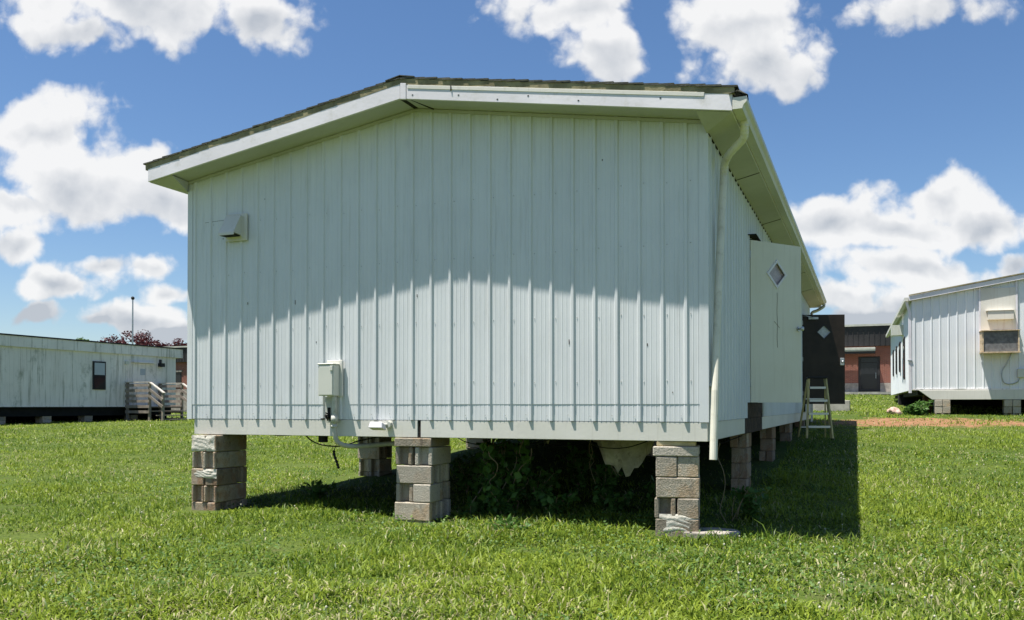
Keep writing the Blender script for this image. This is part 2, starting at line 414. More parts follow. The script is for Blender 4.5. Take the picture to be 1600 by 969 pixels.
# gable siding
front = lambda u, h, z: (u, -h, z)
PH = -.203
mb = MB(); SEAM = S+.170
xsplit = [-W, -W/2, 0]
sheet(mb, -W, -W/2, S, SEAM+.008, front, PH, .001, 3, seed=1); sheet(mb, -W/2, 0, S, SEAM+.008, front, PH, .001, 3, seed=1)
sheet(mb, -W, -W/2, SEAM, HW, front, PH, .0045, 12, seed=2); sheet(mb, -W/2, 0, SEAM, HW, front, PH, .0045, 12, seed=3)
gs = mb.build('gable_siding', M['siding'], root)
mb = MB(); ribs = [PH-RIB*k for k in range(26) if PH-RIB*k > -W+.05]
sp = []
for r_ in ribs:
    for zz in (S+.40, S+1.05, S+1.72, S+2.33): sp.append((r_+.045, zz+random.uniform(-.012,.012)))
    sp.append((r_-.05, S+.06+random.uniform(-.01,.01)))
screws(mb, sp, lambda u, h, z: front(u, h+.006, z))
tag(mb.build('siding_screws', M['galv'], root), kind='stuff')
# back gable + left wall + right wall
back = lambda u, h, z: (u, L+h, z)
mb = MB(); sheet(mb, -W, -W/2, S, HW, back, PH, .003, 4); sheet(mb, -W/2, 0, S, HW, back, PH, .003, 4); mb.build('rear_siding', M['siding'], root)
HS = S+2.757
left = lambda u, h, z: (-W-h, u, z)
mb = MB(); sheet(mb, 0, L, S, HS+.1, left, .1, .003, 4); mb.build('left_siding', M['siding'], root)
right = lambda u, h, z: (h, u, z)
D1, D2, DW, DH = 3.14, 13.2, .95, 2.085
SILL = S+.197; DTOP = SILL+DH
mb = MB()
sheet(mb, 0, 2.86, S, HS+.1, right, .12, .003, 8, seed=5)
sheet(mb, 2.86, D1, SILL, HS+.1, right, .12, .003, 8, seed=5)
sheet(mb, D1, D1+DW, DTOP+.02, HS+.1, right, .12, .003, 3, seed=6)
sheet(mb, D1+DW, 4.7, SILL, HS+.1, right, .12, .003, 8, seed=7)
sheet(mb, 4.7, D2-.1, S, HS+.1, right, .12, .003, 8, seed=7)
sheet(mb, D2-.1, D2+DW+.1, DTOP+.02, HS+.1, right, .12, .003, 3, seed=8)
sheet(mb, D2+DW+.1, L, S, HS+.1, right, .12, .003, 8, seed=9)
mb.build('side_siding', M['siding'], root)
# structural shell behind the sheets, with the two doorways open
mb = MB(); T = .1
def gpoly(y0, y1):
    mb.add([(-W+T,y0,S),( -T,y0,S),(-T,y0,HS+.06),(-W/2,y0,HW(-W/2)-.08),(-W+T,y0,HS+.06),
            (-W+T,y1,S),( -T,y1,S),(-T,y1,HS+.06),(-W/2,y1,HW(-W/2)-.08),(-W+T,y1,HS+.06)],
           [(0,1,2,3,4),(9,8,7,6,5),(0,5,6,1),(1,6,7,2),(2,7,8,3),(3,8,9,4),(4,9,5,0)])
gpoly(.004, T); gpoly(L-T, L-.004)
mb.box(-W+.004, -W+T, T, L-T, S, HS+.06)
for a, b in ((.004, D1-.05), (D1+DW+.05, D2-.05), (D2+DW+.05, L-.004)): mb.box(-T, -.004, a, b, SILL, HS+.06)
for d in (D1, D2): mb.box(-T, -.004, d-.05, d+DW+.05, DTOP+.05, HS+.06)
mb.box(-W+T, -T, T, L-T, HS-.25, HS-.2)
mb.build('wall_core', M['interior'], root)
mb = MB(); mb.box(-W+.03, -.03, .03, L-.03, S+.06, SILL-.01); mb.build('floor', M['interior'], root)
# corner trims
mb = MB()
for x0, x1, y0, y1, new in ((-.075,.012,-.012,-.0085,0), (.0085,.012,-.0086,.075,1), (-W-.012,-W+.06,-.012,-.0085,0), (-W-.012,-W-.0085,-.0086,.06,1)):
    zt = HS+.06 if y1 > 0 else HS+.1
    mb.box(x0, x1, y0, y1, S-.004, zt)
    if new: mb.build('corner_trim', M['siding'], root); mb = MB()
# rake trim strip where siding meets soffit
mb = MB()
for xa, xb in ((-W, -W/2), (-W/2, 0)):
    mb.bar((xa,-.026,zb_roof(xa)-.012), (xb,-.026,zb_roof(xb)-.012), .012, .03)
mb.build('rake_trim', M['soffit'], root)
# floor beams (rim)
mb = MB(); mb.box(-W+.09, -W/2+.012, -.0, .06, 0, S-.003); mb.box(-W/2+.05, 0, 0, .06, 0, S-.003)
mb.build('floor_beam', M['cream'], root, bevel=.004)
mb = MB(); mb.box(-W/2+.006, -W/2+.056, .012, .05, -.012, S-.004); mb.build('beam_joint', M['gap'], root)
mb = MB(); mb.box(-.05, 0, .063, 2.75, 0, S-.003); mb.box(-.05, 0, 4.72, L, 0, S-.003); mb.build('floor_beam', M['cream'], root, bevel=.004)
mb = MB(); mb.box(-W+.09, -W+.14, .063, L, 0, S-.003); mb.box(-W+.15, -.06, L-.06, L, 0, S-.003); mb.build('floor_beam', M['cream'], root)
mb = MB(); mb.box(-.06, -.004, 2.753, 4.717, -.01, S-.006); mb.box(-.07, -.002, 2.87, 4.69, S-.004, SILL-.004)
mb.build('rotten_sill', M['rotten'], root, bevel=.006)
# underlay and chassis
mb = MB(); mb.box(-W+.15, -.06, .07, L-.07, S-.10, S-.02); mb.build('underlay', M['black'], root)
for x in (-W+1.1, -W/2-.55, -W/2+.55, -1.15):
    mb = MB(); mb.box(x-.06, x+.06, .3, L-.3, -.02, -.005); mb.box(x-.006, x+.006, .3, L-.3, -.005, S-.115); mb.box(x-.06,x+.06,.3,L-.3,S-.115,S-.102)
    mb.build('chassis_beam', M['rust'], root)
mb = MB(); mb.box(-W/2-.3, -1.7, .35, .47, -.01, .03); mb.build('cross_member', M['rust'], root)
# roof planes: deck + shingles
def roof_pt(x, dz): return zb_roof(x)+dz
mb = MB()
y0, y1 = -O_+.012, L+.3
for xa, xb in ((-W-E_+.01, -W/2), (-W/2, E_-.01)):
    mb.add([(xa,y0,roof_pt(xa,.02)),(xb,y0,roof_pt(xb,.02)),(xb,y1,roof_pt(xb,.02)),(xa,y1,roof_pt(xa,.02)),
            (xa,y0,roof_pt(xa,.17)),(xb,y0,roof_pt(xb,.17)),(xb,y1,roof_pt(xb,.17)),(xa,y1,roof_pt(xa,.17))],
           [(3,2,1,0),(4,5,6,7),(0,1,5,4),(1,2,6,5),(2,3,7,6),(3,0,4,7)])
mb.build('roof_deck', M['soffit'], root)
def shingles(mb, x_eave, x_ridge, nrow):
    """overlapping courses climbing from eave to ridge, ragged at the rake"""
    for k in range(nrow):
        xa = x_eave+(x_ridge-x_eave)*k/nrow; xb = x_eave+(x_ridge-x_eave)*min(1,(k+1.6)/nrow)
        yy = -O_-.031+random.uniform(-.004,.004)
        za, zb2 = roof_pt(xa,.232+random.uniform(0,.006)), roof_pt(xb,.222)
        t = .016
        mb.add([(xa,yy,za-t),(xb,yy,zb2-t),(xb,L+.35,zb2-t),(xa,L+.35,za-t),(xa,yy,za),(xb,yy,zb2),(xb,L+.35,zb2),(xa,L+.35,za)],
               [(3,2,1,0),(4,5,6,7),(0,1,5,4),(1,2,6,5),(2,3,7,6),(3,0,4,7)])
mb = MB(); shingles(mb, -W-E_-.06, -W/2-.002, 24); shingles(mb, E_+.05, -W/2+.002, 24)
for k in range(56):
    ya = -O_-.036+.3*k
    if ya > L: break
    for s in (-1, 1):
        xa, xb = -W/2, -W/2+s*.17
        mb.add([(xa,ya,roof_pt(xa,.246)),(xb,ya,roof_pt(xb,.240)),(xb,ya+.33,roof_pt(xb,.238)),(xa,ya+.33,roof_pt(xa,.244)),
                (xa,ya,roof_pt(xa,.236)),(xb,ya,roof_pt(xb,.230)),(xb,ya+.33,roof_pt(xb,.228)),(xa,ya+.33,roof_pt(xa,.234))],
               [(0,1,2,3),(7,6,5,4),(0,4,5,1),(1,5,6,2),(2,6,7,3)])
mb.build('shingle_roof', M['shingle'], root)
# weathered drip board between fascia and shingles (wavy lower edge)
mb = MB()
for xa, xb in ((-W-E_-.035, -W/2), (-W/2, E_+.02)):
    n = 40
    for i in range(n):
        a = xa+(xb-xa)*i/n; b = xa+(xb-xa)*(i+1)/n
        wv = lambda x: .150 + .014*mnoise.noise(Vector((x*1.7, 3.1, 0)))
        pa = [(a,-O_-.0215,roof_pt(a,wv(a))),(b,-O_-.0215,roof_pt(b,wv(b))),(b,-O_-.0245,roof_pt(b,.214)),(a,-O_-.0245,roof_pt(a,.214)),
              (a,-O_+.012,roof_pt(a,wv(a))),(b,-O_+.012,roof_pt(b,wv(b))),(b,-O_+.012,roof_pt(b,.214)),(a,-O_+.012,roof_pt(a,.214))]
        mb.add(pa, [(0,1,2,3),(7,6,5,4),(0,4,5,1),(3,2,6,7)] + ([(0,3,7,4)] if i == 0 else []) + ([(1,5,6,2)] if i == n-1 else []))
mb.build('drip_board', M['olive'], root)
# rake fascia boards: one per slope, white
for xa, xb, z0a, z0b, nm in ((-W-E_, -W/2-.001, 0, 0, 0), (-W/2+.075, E_, 0, 0, 1)):
    mb = MB()
    mb.add([(xa,-O_-.02,roof_pt(xa,0)),(xb,-O_-.02,roof_pt(xb,0)),(xb,-O_-.02,roof_pt(xb,.158)),(xa,-O_-.02,roof_pt(xa,.158)),
            (xa,-O_+.01,roof_pt(xa,0)),(xb,-O_+.01,roof_pt(xb,0)),(xb,-O_+.01,roof_pt(xb,.158)),(xa,-O_+.01,roof_pt(xa,.158))],
           [(0,1,2,3),(7,6,5,4),(0,4,5,1),(3,2,6,7),(0,3,7,4),(1,5,6,2)])
    mb.build('rake_fascia', M['white'], root, bevel=.003)
mb = MB(); xr0, xr1 = -W/2+.002, -W/2+.072
mb.add([(xr0,-O_-.024,roof_pt(xr0,-.004)),(xr1,-O_-.024,roof_pt(xr1,-.004)),(xr1,-O_-.024,roof_pt(xr1,.166)),(xr0,-O_-.024,roof_pt(xr0,.166)),
        (xr0,-O_+.01,roof_pt(xr0,-.004)),(xr1,-O_+.01,roof_pt(xr1,-.004)),(xr1,-O_+.01,roof_pt(xr1,.166)),(xr0,-O_+.01,roof_pt(xr0,.166))],
       [(0,1,2,3),(7,6,5,4),(0,4,5,1),(3,2,6,7),(0,3,7,4),(1,5,6,2)])
mb.build('ridge_block', M['white'], root, bevel=.003)
# upper fascia strip on the right-hand slope, split from the board below
mb = MB(); xa, xb = -W/2+.09, E_-.25
mb.bar((xa,-O_-.0225,roof_pt(xa,.128)), (xb,-O_-.0225,roof_pt(xb,.139)), .006, .038); mb.build('fascia_strip', M['cream'], root, bevel=.002)

mb = MB(); mb.box(xa+.50, xa+.508, -O_-.033, -O_-.02, roof_pt(xa+.5,.10), roof_pt(xa+.5,.15))
for (px_, pz_) in ((.09,.03),(.62,.045),(1.05,.015),(1.38,.06),(1.9,.03),(2.7,.08)):
    mb.box(-W/2+px_+.05, -W/2+px_+.066, -O_-.0225, -O_-.02, roof_pt(-W/2+px_,pz_), roof_pt(-W/2+px_,pz_)+.010)
tag(mb.build('fascia_cracks_and_nail_holes', M['gap'], root), kind='stuff')
# rake soffit
mb = MB()
for pts in (((-W+.05,-O_),(-W/2-.02,-O_),(-W/2-.02,0),(-W,0)), ((-W/2+.02,-O_),(-.05,-O_),(0,0),(-W/2+.02,0))):
    t = [(x,y,zb_roof(x)+.010) for x, y in pts]; mb.add(t+[(x,y,z+.009) for x, y, z in t], [(3,2,1,0),(4,5,6,7),(0,1,5,4),(1,2,6,5),(2,3,7,6),(3,0,4,7)])
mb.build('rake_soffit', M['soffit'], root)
mb = MB(); mb.box(-W/2-.02, -W/2+.06, -O_+.012, -.03, zb_roof(-W/2)+.004, zb_roof(-W/2)+.02)
mb.bar((-W/2+.08,-O_+.012,zb_roof(-W/2)+.004), (-W/2+.22,-.03,zb_roof(-W/2+.22)+.004), .012, .012)
mb.build('ridge_gap', M['gap'], root)
# eave soffit boxes (both sides): end cap slopes from the rake to the wall corner
for s, x0 in ((1, 0), (-1, -W)):
    mb = MB(); f = lambda dx: x0+s*dx
    Apt = (f(-.05), -O_+.011, zb_roof(f(-.05))-.001); Bpt = (f(0), -.03, HS-.0); Cpt = (f(E_-.004), -O_+.011, ZF-.002); Dp = (f(-.012), -.03, zb_roof(f(0))+.006)
    mb.add([Apt, Bpt, Cpt, Dp], [(0,1,2),(0,3,1)])
    mb.add([Bpt, Cpt, (f(E_-.004), L+.3, ZF-.002), (f(0), L+.3, HS)], [(0,1,2,3)])
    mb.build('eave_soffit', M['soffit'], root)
    mb = MB()
    for yy in ((1.9,4.6,7.3,10.0,12.7) if s > 0 else (3,6,9,12)): 
        mb.bar((f(.01),yy,HS-.002),(f(E_-.01),yy,ZF-.006),.010,.004)
    mb.bar((f(.012),0,HS-.004),(f(.012),L,HS-.004),.014,.008)
    mb.build('soffit_joint', M['gap'], root)
    mb = MB(); mb.box(*sorted((f(E_), f(E_-.02))), -O_+.012, L+.3, ZF-.003, ZF+.14); mb.build('eave_fascia', M['white'], root)
mb = MB(); mb.box(-W-E_, E_, L+.3, L+.32, ZF-.06, ZF+.12); mb.build('rear_fascia', M['white'], root)
# gutter, right eave
mb = MB(); g0 = E_+.004; prof = [(0,0),(.085,0),(.10,.035),(.125,.06),(.125,.105),(.117,.105),(.117,.064),(.093,.04),(.08,.006),(.006,.006),(.006,.105),(0,.105)]
ya, yb = -O_-.03, L+.34
GZ = ZF+.008
n = len(prof); vs = []
NS = 30
for i in range(NS+1):
    y = ya+(yb-ya)*i/NS; sg = .010*mnoise.noise(Vector((y*.6,0,2)))
    vs += [(g0+x, y, GZ+z+sg) for x, z in prof]
fs = [(i*n+k, i*n+(k+1)%n, (i+1)*n+(k+1)%n, (i+1)*n+k) for i in range(NS) for k in range(n)] + [tuple(range(n)), tuple(range(NS*n, NS*n+n))]
mb.add(vs, fs); gut = mb.build('gutter', M['cream'], root)
mb = MB(); cap = [(g0+.002,ya+.002,GZ),(g0+.085,ya+.002,GZ),(g0+.10,ya+.002,GZ+.035),(g0+.125,ya+.002,GZ+.06),(g0+.125,ya+.002,GZ+.105),(g0+.002,ya+.002,GZ+.105)]
mb.add(cap+[(x,y-.004,z) for x,y,z in cap], [tuple(range(6)), tuple(range(11,5,-1))]+[(i,(i+1)%6,(i+1)%6+6,i+6) for i in range(6)])
mb.build('gutter_end_cap', M['cream'], gut)
# crumpled flashing scrap at the eave corner above the gutter end
mb = MB()
pts = [(E_-.03,-O_-.04,ZF+.15),(E_+.05,-O_-.05,ZF+.17),(E_+.12,-O_-.04,ZF+.135),(E_-.02,-O_+.06,ZF+.18),(E_+.06,-O_+.05,ZF+.205),(E_+.13,-O_+.07,ZF+.16),(E_-.02,-O_+.2,ZF+.17),(E_+.05,-O_+.2,ZF+.19),(E_+.12,-O_+.2,ZF+.15)]
mb.add(pts+[(x,y,z-.006) for x,y,z in pts], [(0,1,4,3),(1,2,5,4),(3,4,7,6),(4,5,8,7),(12,13,10,9),(13,14,11,10),(15,16,13,12),(16,17,14,13),(0,9,10,1),(1,10,11,2)])
mb.build('loose_flashing', M['shingle'], root)
# downspouts
def rect_tube(mb, pts, w, d):
    for a, b in zip(pts[:-1], pts[1:]): mb.bar(a, b, w, d, up=(0,1,0))
def smooth_path(p, n=5):
    p = [Vector(q) for q in p]; out = []
    for i in range(len(p)-1):
        p0, p1, p2, p3 = p[max(i-1,0)], p[i], p[i+1], p[min(i+2,len(p)-1)]
        for k in range(n):
            t = k/n
            out.append(.5*((2*p1)+(-p0+p2)*t+(2*p0-5*p1+4*p2-p3)*t*t+(-p0+3*p1-3*p2+p3)*t**3))
    return out+[p[-1]]
mb = MB()
elb = smooth_path([(g0+.055,.02,GZ+.01),(g0+.055,.02,GZ-.05),(g0+.03,.10,GZ-.135),(.17,.28,GZ-.215),(.105,.40,GZ-.285),(.09,.44,GZ-.38)], 6)
mb.tube(elb, [.037+.003*(i%2) for i in range(len(elb))], 14)
mb.tube([(.09,.44,GZ-.375),(.072,.20,S+1.3),(.064,.03,S+.3),(.060,-.0,S-.05),(.056,-.03,S-.358)], .037, 14, cap=True)
dsp = mb.build('downspout', M['spout'], root)
mb = MB(); mb.box(-.012,.095,.025,.125,S+.335,S+.375); mb.build('strap', M['galv'], dsp, bevel=.004)
mb = MB(); fp = smooth_path([(g0+.06,L+.15,GZ+.01),(g0+.06,L+.15,GZ-.06),(.2,L+.05,GZ-.17),(.07,L-.05,GZ-.24),(.055,L-.06,GZ-.4)],5)
mb.tube(fp, .04, 8); mb.tube([(.055,L-.06,GZ-.39),(.055,L-.06,-.35)], .04, 4); mb.build('downspout', M['galv'], root)
# doors
def diamond(mb, cx, cz, r_out, r_in, ya, yb):
    o = [(cx,cz-r_out),(cx+r_out,cz),(cx,cz+r_out),(cx-r_out,cz)]; i_ = [(cx,cz-r_in),(cx+r_in,cz),(cx,cz+r_in),(cx-r_in,cz)]
    vs = [(x,ya,z) for x,z in o]+[(x,ya,z) for x,z in i_]+[(x,yb,z) for x,z in o]+[(x,yb,z) for x,z in i_]
    fs = []
    for k in range(4):
        j = (k+1)%4; fs += [(k,j,4+j,4+k),(8+k,12+k,12+j,8+j),(k,8+k,8+j,j),(4+k,4+j,12+j,12+k)]
    mb.add(vs, fs)
def door(y, rot, m, pane, label, closer):
    cx, cz, r = DW*.505, DH-.405, .155
    # slab with a diamond hole
    mb = MB(); t = .022
    outer = [(0,0),(DW,0),(DW,DH),(0,DH)]; hole = [(cx,cz-r),(cx+r,cz),(cx,cz+r),(cx-r,cz)]
    for yy, fl in ((-t,0),(t,1)):
        vs = [(x,yy,z) for x,z in outer]+[(x,yy,z) for x,z in hole]
        fs = [(0,1,5,4),(1,2,6,5),(2,3,7,6),(3,0,4,7)]
        # fan so every quad stays convex
        mb.add(vs, [f if not fl else f[::-1] for f in fs])
    mb.add([(x,-t,z) for x,z in outer]+[(x,t,z) for x,z in outer], [(k,(k+1)%4+0,(k+1)%4+4,k+4) for k in range(4)])
    d = mb.build('door', m, root); d.location = (.014, y, SILL); d.rotation_euler = (0,0,rot); d['label'] = label
    mb = MB(); diamond(mb, cx, cz, r+.035, r-.004, -t-.012, -t+.002); diamond(mb, cx, cz, r+.035, r-.004, t-.002, t+.012)
    mb.build('window_frame', M['white'] if m is M['door_white'] else M['bronze'], d)
    mb = MB(); mb.add([(cx,0,cz-r),(cx+r,0,cz),(cx,0,cz+r),(cx-r,0,cz)]+[(cx,.006,cz-r),(cx+r,.006,cz),(cx,.006,cz+r),(cx-r,.006,cz)],
                      [(0,1,2,3),(7,6,5,4)]+[(k,k+4,(k+1)%4+4,(k+1)%4) for k in range(4)])
    mb.build('window_pane', pane, d)
    mb = MB()
    for s in (-1,1):
        mb.tube([(DW-.06,s*t,.98),(DW-.06,s*(t+.012),.98)], .033, 12); mb.tube([(DW-.06,s*(t+.01),.98),(DW-.06,s*(t+.06),.98)], .012, 8)
        mb.tube([(DW-.06,s*(t+.055),.98),(DW-.06,s*(t+.075),.98),(DW-.06,s*(t+.085),.98)], [.026,.030,.016], 12)
    mb.box(DW-.004, DW+.003, -.012, .012, .93, 1.04)
    mb.build('handle', M['galv'], d, smooth=False)
    if closer:
        mb = MB(); mb.box(.12,.34,-t-.05,-t,DH-.11,DH-.06); mb.bar((.25,-t-.055,DH-.085),(.02,-t-.20,DH-.045),.03,.012); mb.bar((.02,-t-.20,DH-.045),(.0,-t-.02,DH-.03),.03,.012)
        mb.build('door_closer', M['galv'], d)
        mb = MB(); mb.box(DW-.11,DW-.02,-t-.028,-t-.0005,.90,1.07); mb.build('lock_plate', M['galv'], d, bevel=.006)
    else:
        mb = MB(); random.seed(3)
        p = [(cx+.005+.004*math.sin(k*.9)+.002*k*.1, -t-.0012, cz-.24-.048*k) for k in range(16)]
        for a_, b_ in zip(p[:-1], p[1:]): mb.bar(a_, b_, .007, .0016, up=(0,1,0))
        mb.bar((cx-.05,-t-.0012,cz-.62),(cx+.05,-t-.0012,cz-.70),.005,.0016,up=(0,1,0))
        mb.build('scratch', M['interior'], d)
        mb = MB(); mb.box(0,.045,-t-.001,t+.001,DH-.0,DH+.012); mb.build('hinge_flashing', M['gap'], d)
    for zz in (.2,1.0,1.85): MB().tube([(-.006,-t+.002,zz),(-.006,-t+.002,zz+.1)], .009, 8).build('hinge', M['galv'], d)
    return d
door(D1, R(53.6), M['door_white'], M['glass_pink'], 'yellowed white door standing ajar, nearer of the two', False)
door(D2, R(17), M['door_brown'], M['glass_lit_through'], 'dark brown door swung wide open at the far end', True)
for y in (D1, D2):
    mb = MB(); fw = .045
    mb.box(-.11,.004,y-fw-.002,y-.002,SILL-.004,DTOP+fw); mb.box(-.11,.004,y+DW+.002,y+DW+fw,SILL-.004,DTOP+fw); mb.box(-.11,.004,y-.002,y+DW+.002,DTOP+.004,DTOP+fw)
    mb.build('door_frame', M['door_brown'], root)
mb = MB(); mb.box(.002,.11,D1-.08,D1+DW+.08,DTOP+.05,DTOP+.062); mb.build('drip_cap', M['gap'], root)
# scuffs and rust runs on the gable
mb = MB(); random.seed(15)
for k in range(10):
    u = random.uniform(-W+.2,-.2); z = S+random.uniform(.25,2.6); hh = random.choice((.012,.018,.03,.05))
    if min(abs(u-r_) for r_ in ribs) < .035: u += .07
    mb.box(u-.004,u+.004,-.0094,-.0088,z,z+hh)
tag(mb.build('scuff_marks', M['rotten'], root), kind='stuff')
# loose wiring sagging under the floor
for k in range(7):
    x0 = -W/2+.2+.38*k; y0 = .5+.35*(k%4); mb = MB()
    mb.tube(smooth_path([(x0,y0,.02),(x0+.15,y0+.05,-.07-.02*(k%3)),(x0+.45,y0+.12,-.10+.02*(k%2)),(x0+.8,y0+.1,.02)],5), .006, 6); mb.build('loose_wire', M['cable'], root)
# vent hood
VX, VZ = -5.526, S+2.263
mb = MB(); mb.box(VX-.13,VX+.17,-.045,-.022,VZ-.16,VZ+.16); mb.box(VX-.12,VX+.12,-.058,-.046,VZ-.13,VZ+.13)
vh = mb.build('vent_flange', M['cream'], root, bevel=.004)
mb = MB()
w2 = .11
sec = [(-.058,VZ+.13),(-.08,VZ+.13),(-.205,VZ-.085),(-.205,VZ-.115),(-.196,VZ-.115),(-.196,VZ-.09),(-.075,VZ-.10),(-.058,VZ-.12)]
mb.add([(VX-w2,y,z) for y,z in sec]+[(VX+w2,y,z) for y,z in sec], [tuple(range(8)), tuple(range(15,7,-1))]+[(k,k+8,(k+1)%8+8,(k+1)%8) for k in range(8)])
mb.build('vent_hood', M['cream'], vh)
mb = MB(); mb.box(VX-.10,VX+.10,-.190,-.077,VZ-.117,VZ-.105); mb.build('hood_shade_plate', M['gap'], vh)  # dark plate stands in for the shade inside the hood's underside
mb = MB(); mb.bar((-W+.25,-.0085,VZ+.10),(VX-.17,-.0085,VZ+.11),.002,.003); mb.build('cut_line', M['gap'], root)
# meter box, cover, conduit
BX = -4.157; BZ = S+.265
mb = MB(); mb.box(BX-.08,BX+.12,-.05,-.024,BZ-.01,BZ+.40); bp = mb.build('meter_back_plate', M['cream'], root, bevel=.003)
mb = MB(); mb.box(BX-.115,BX+.085,-.17,-.051,BZ,BZ+.345); mb.box(BX-.122,BX+.092,-.18,-.051,BZ+.346,BZ+.362); mb.build('meter_box', M['boxgrey'], bp, bevel=.006)
mb = MB(); mb.box(BX-.103,BX+.073,-.176,-.171,BZ+.01,BZ+.325); mb.box(BX+.045,BX+.08,-.184,-.1765,BZ+.28,BZ+.33)
mb.build('meter_box_cover', M['boxgrey'], bp, bevel=.003)
mb = MB(); mb.box(BX-.10,BX+.06,-.05,-.026,BZ-.30,BZ-.012); mb.build('backing_board', M['pvc'], bp)
mb = MB(); mb.box(BX-.065,BX-.03,-.058,-.051,BZ-.26,BZ-.13)
for k in range(9):
    a = Vector((BX-.05+random.uniform(-.05,.05),-.07,BZ-.26+random.uniform(-.02,.06))); mb.tube([a, a+Vector((random.uniform(-.05,.05),-.03,random.uniform(-.06,.03)))], .008, 6)
mb.build('broken_wiring', M['gap'], bp)
mb = MB(); pth = smooth_path([(BX+.05,-.10,BZ-.0),(BX+.05,-.095,BZ-.16),(BX+.04,-.085,S-.02),(BX+.05,-.075,.0),(BX+.08,-.03,-.08),(BX+.17,.10,-.115),(BX+.4,.40,-.10),(BX+.9,.60,-.06)],6)
mb.tube(pth, .027, 12); mb.tube([(BX+.05,-.097,BZ-.22),(BX+.047,-.094,BZ-.30)], .038, 12); mb.tube([(BX+.04,-.085,S-.06),(BX+.042,-.084,S-.09)], .037, 12)
mb.build('conduit', M['pvc'], bp, smooth=True)
# flood light on the beam
LX = -3.52
mb = MB(); mb.tube([(LX+.06,-.0,S-.05),(LX+.06,-.05,S-.05)], .04, 12); mb.tube([(LX+.06,-.05,S-.05),(LX+.01,-.10,S-.06)], .016, 8)
fl = mb.build('lamp_arm', M['pvc'], root)
mb = MB(); mb.add([(LX-.11,-.17,S-.085),(LX+.06,-.17,S-.085),(LX+.06,-.07,S-.115),(LX-.11,-.07,S-.115),(LX-.10,-.15,S-.02),(LX+.05,-.15,S-.02),(LX+.05,-.06,S-.05),(LX-.10,-.06,S-.05)],
    [(3,2,1,0),(4,5,6,7),(0,1,5,4),(1,2,6,5),(2,3,7,6),(3,0,4,7)]); mb.build('lamp_head', M['white'], fl, bevel=.006)

# ================================================================== CONCRETE BLOCK PIERS
def block_mesh(lx, ly, lz, notch):
    """hollow block outline with grooved ends (ends on +-y when notch == 'y', on +-x when 'x')"""
    d, hw = .065, .056
    if notch == 'x':
        poly = [(-lx/2,-ly/2),(lx/2,-ly/2),(lx/2,-hw),(lx/2-d,-hw*.75),(lx/2-d,hw*.75),(lx/2,hw),(lx/2,ly/2),(-lx/2,ly/2),(-lx/2,hw),(-lx/2+d,hw*.75),(-lx/2+d,-hw*.75),(-lx/2,-hw)]
    elif notch == 'y':
        poly = [(-lx/2,-ly/2),(-hw,-ly/2),(-hw*.75,-ly/2+d),(hw*.75,-ly/2+d),(hw,-ly/2),(lx/2,-ly/2),(lx/2,ly/2),(hw,ly/2),(hw*.75,ly/2-d),(-hw*.75,ly/2-d),(-hw,ly/2),(-lx/2,ly/2)]
    else: poly = [(-lx/2,-ly/2),(lx/2,-ly/2),(lx/2,ly/2),(-lx/2,ly/2)]
    return MB().prism(poly, 0, lz)
cache = {}
def block(parent, x, y, z, lx, ly, lz, notch, m, jit=.010):
    key = (round(lx,3), round(ly,3), round(lz,3), notch, m.name)
    if key not in cache:
        o = block_mesh(lx-.006, ly-.006, lz-.005, notch).build('concrete_block', m, parent, bevel=.009); cache[key] = o.data
    else:
        o = bpy.data.objects.new('concrete_block', cache[key]); col.objects.link(o); o.parent = parent
    o.location = (x+random.uniform(-jit,jit), y+random.uniform(-jit,jit), z); o.rotation_euler = (0,0,random.uniform(-.03,.03))
    return o
def pier(wx, wy, top, wdt, dep, rz, courses, label, clay=0, group='concrete block piers under the raised building'):
    """courses: from top down; each 'cap','end','long','mix','shim' """
    z0 = gz(wx, wy)
    t = empty('block_pier', (wx, wy, z0-.05), rz, label, 'pier', group)
    z = top-(z0-.05); k = 0
    PIERS_FRONT.append((wx, wy-.10, max(wdt,dep)*.5+.10))
    while z > .005:
        kind = courses[min(k, len(courses)-1)] if k < len(courses) else ('end','long')[k%2]
        h = {'cap':.10,'shim':.045}.get(kind, .2)
        h = min(h, z); z -= h; m = M['block_clay'] if (clay and k >= clay) else M['block']
        if kind == 'shim':
            o = MB().box(-wdt/2+.02, wdt/2-.03, -dep/2+.02, dep/2-.02, 0, h-.002).build('wood_shim', M['shim'], t, bevel=.004); o.location = (0,0,z)
        elif kind == 'cap': block(t, 0, 0, z, wdt+.02, dep, h, None, m)
        elif kind == 'end':
            for s in (-1,1): block(t, s*wdt/4, 0, z, wdt/2, dep, h, 'y', m)
        elif kind == 'long':
            for s in (-1,1): block(t, 0, s*dep/4, z, wdt, dep/2, h, 'x', m)
        elif kind == 'mix':
            block(t, -wdt/4, 0, z, wdt/2, dep, h, 'y', m); block(t, wdt/4, -dep/4, z, wdt/2, dep/2, h, None, m); block(t, wdt/4, dep/4, z, wdt/2, dep/2, h, 'x', m)
        elif kind == 'half':
            for s in (-1,1):
                block(t, s*wdt/4, -dep/4, z, wdt/2, dep/2, h, None, m); block(t, s*wdt/4, dep/4, z, wdt/2, dep/2, h, 'x', m)
        k += 1
    return t
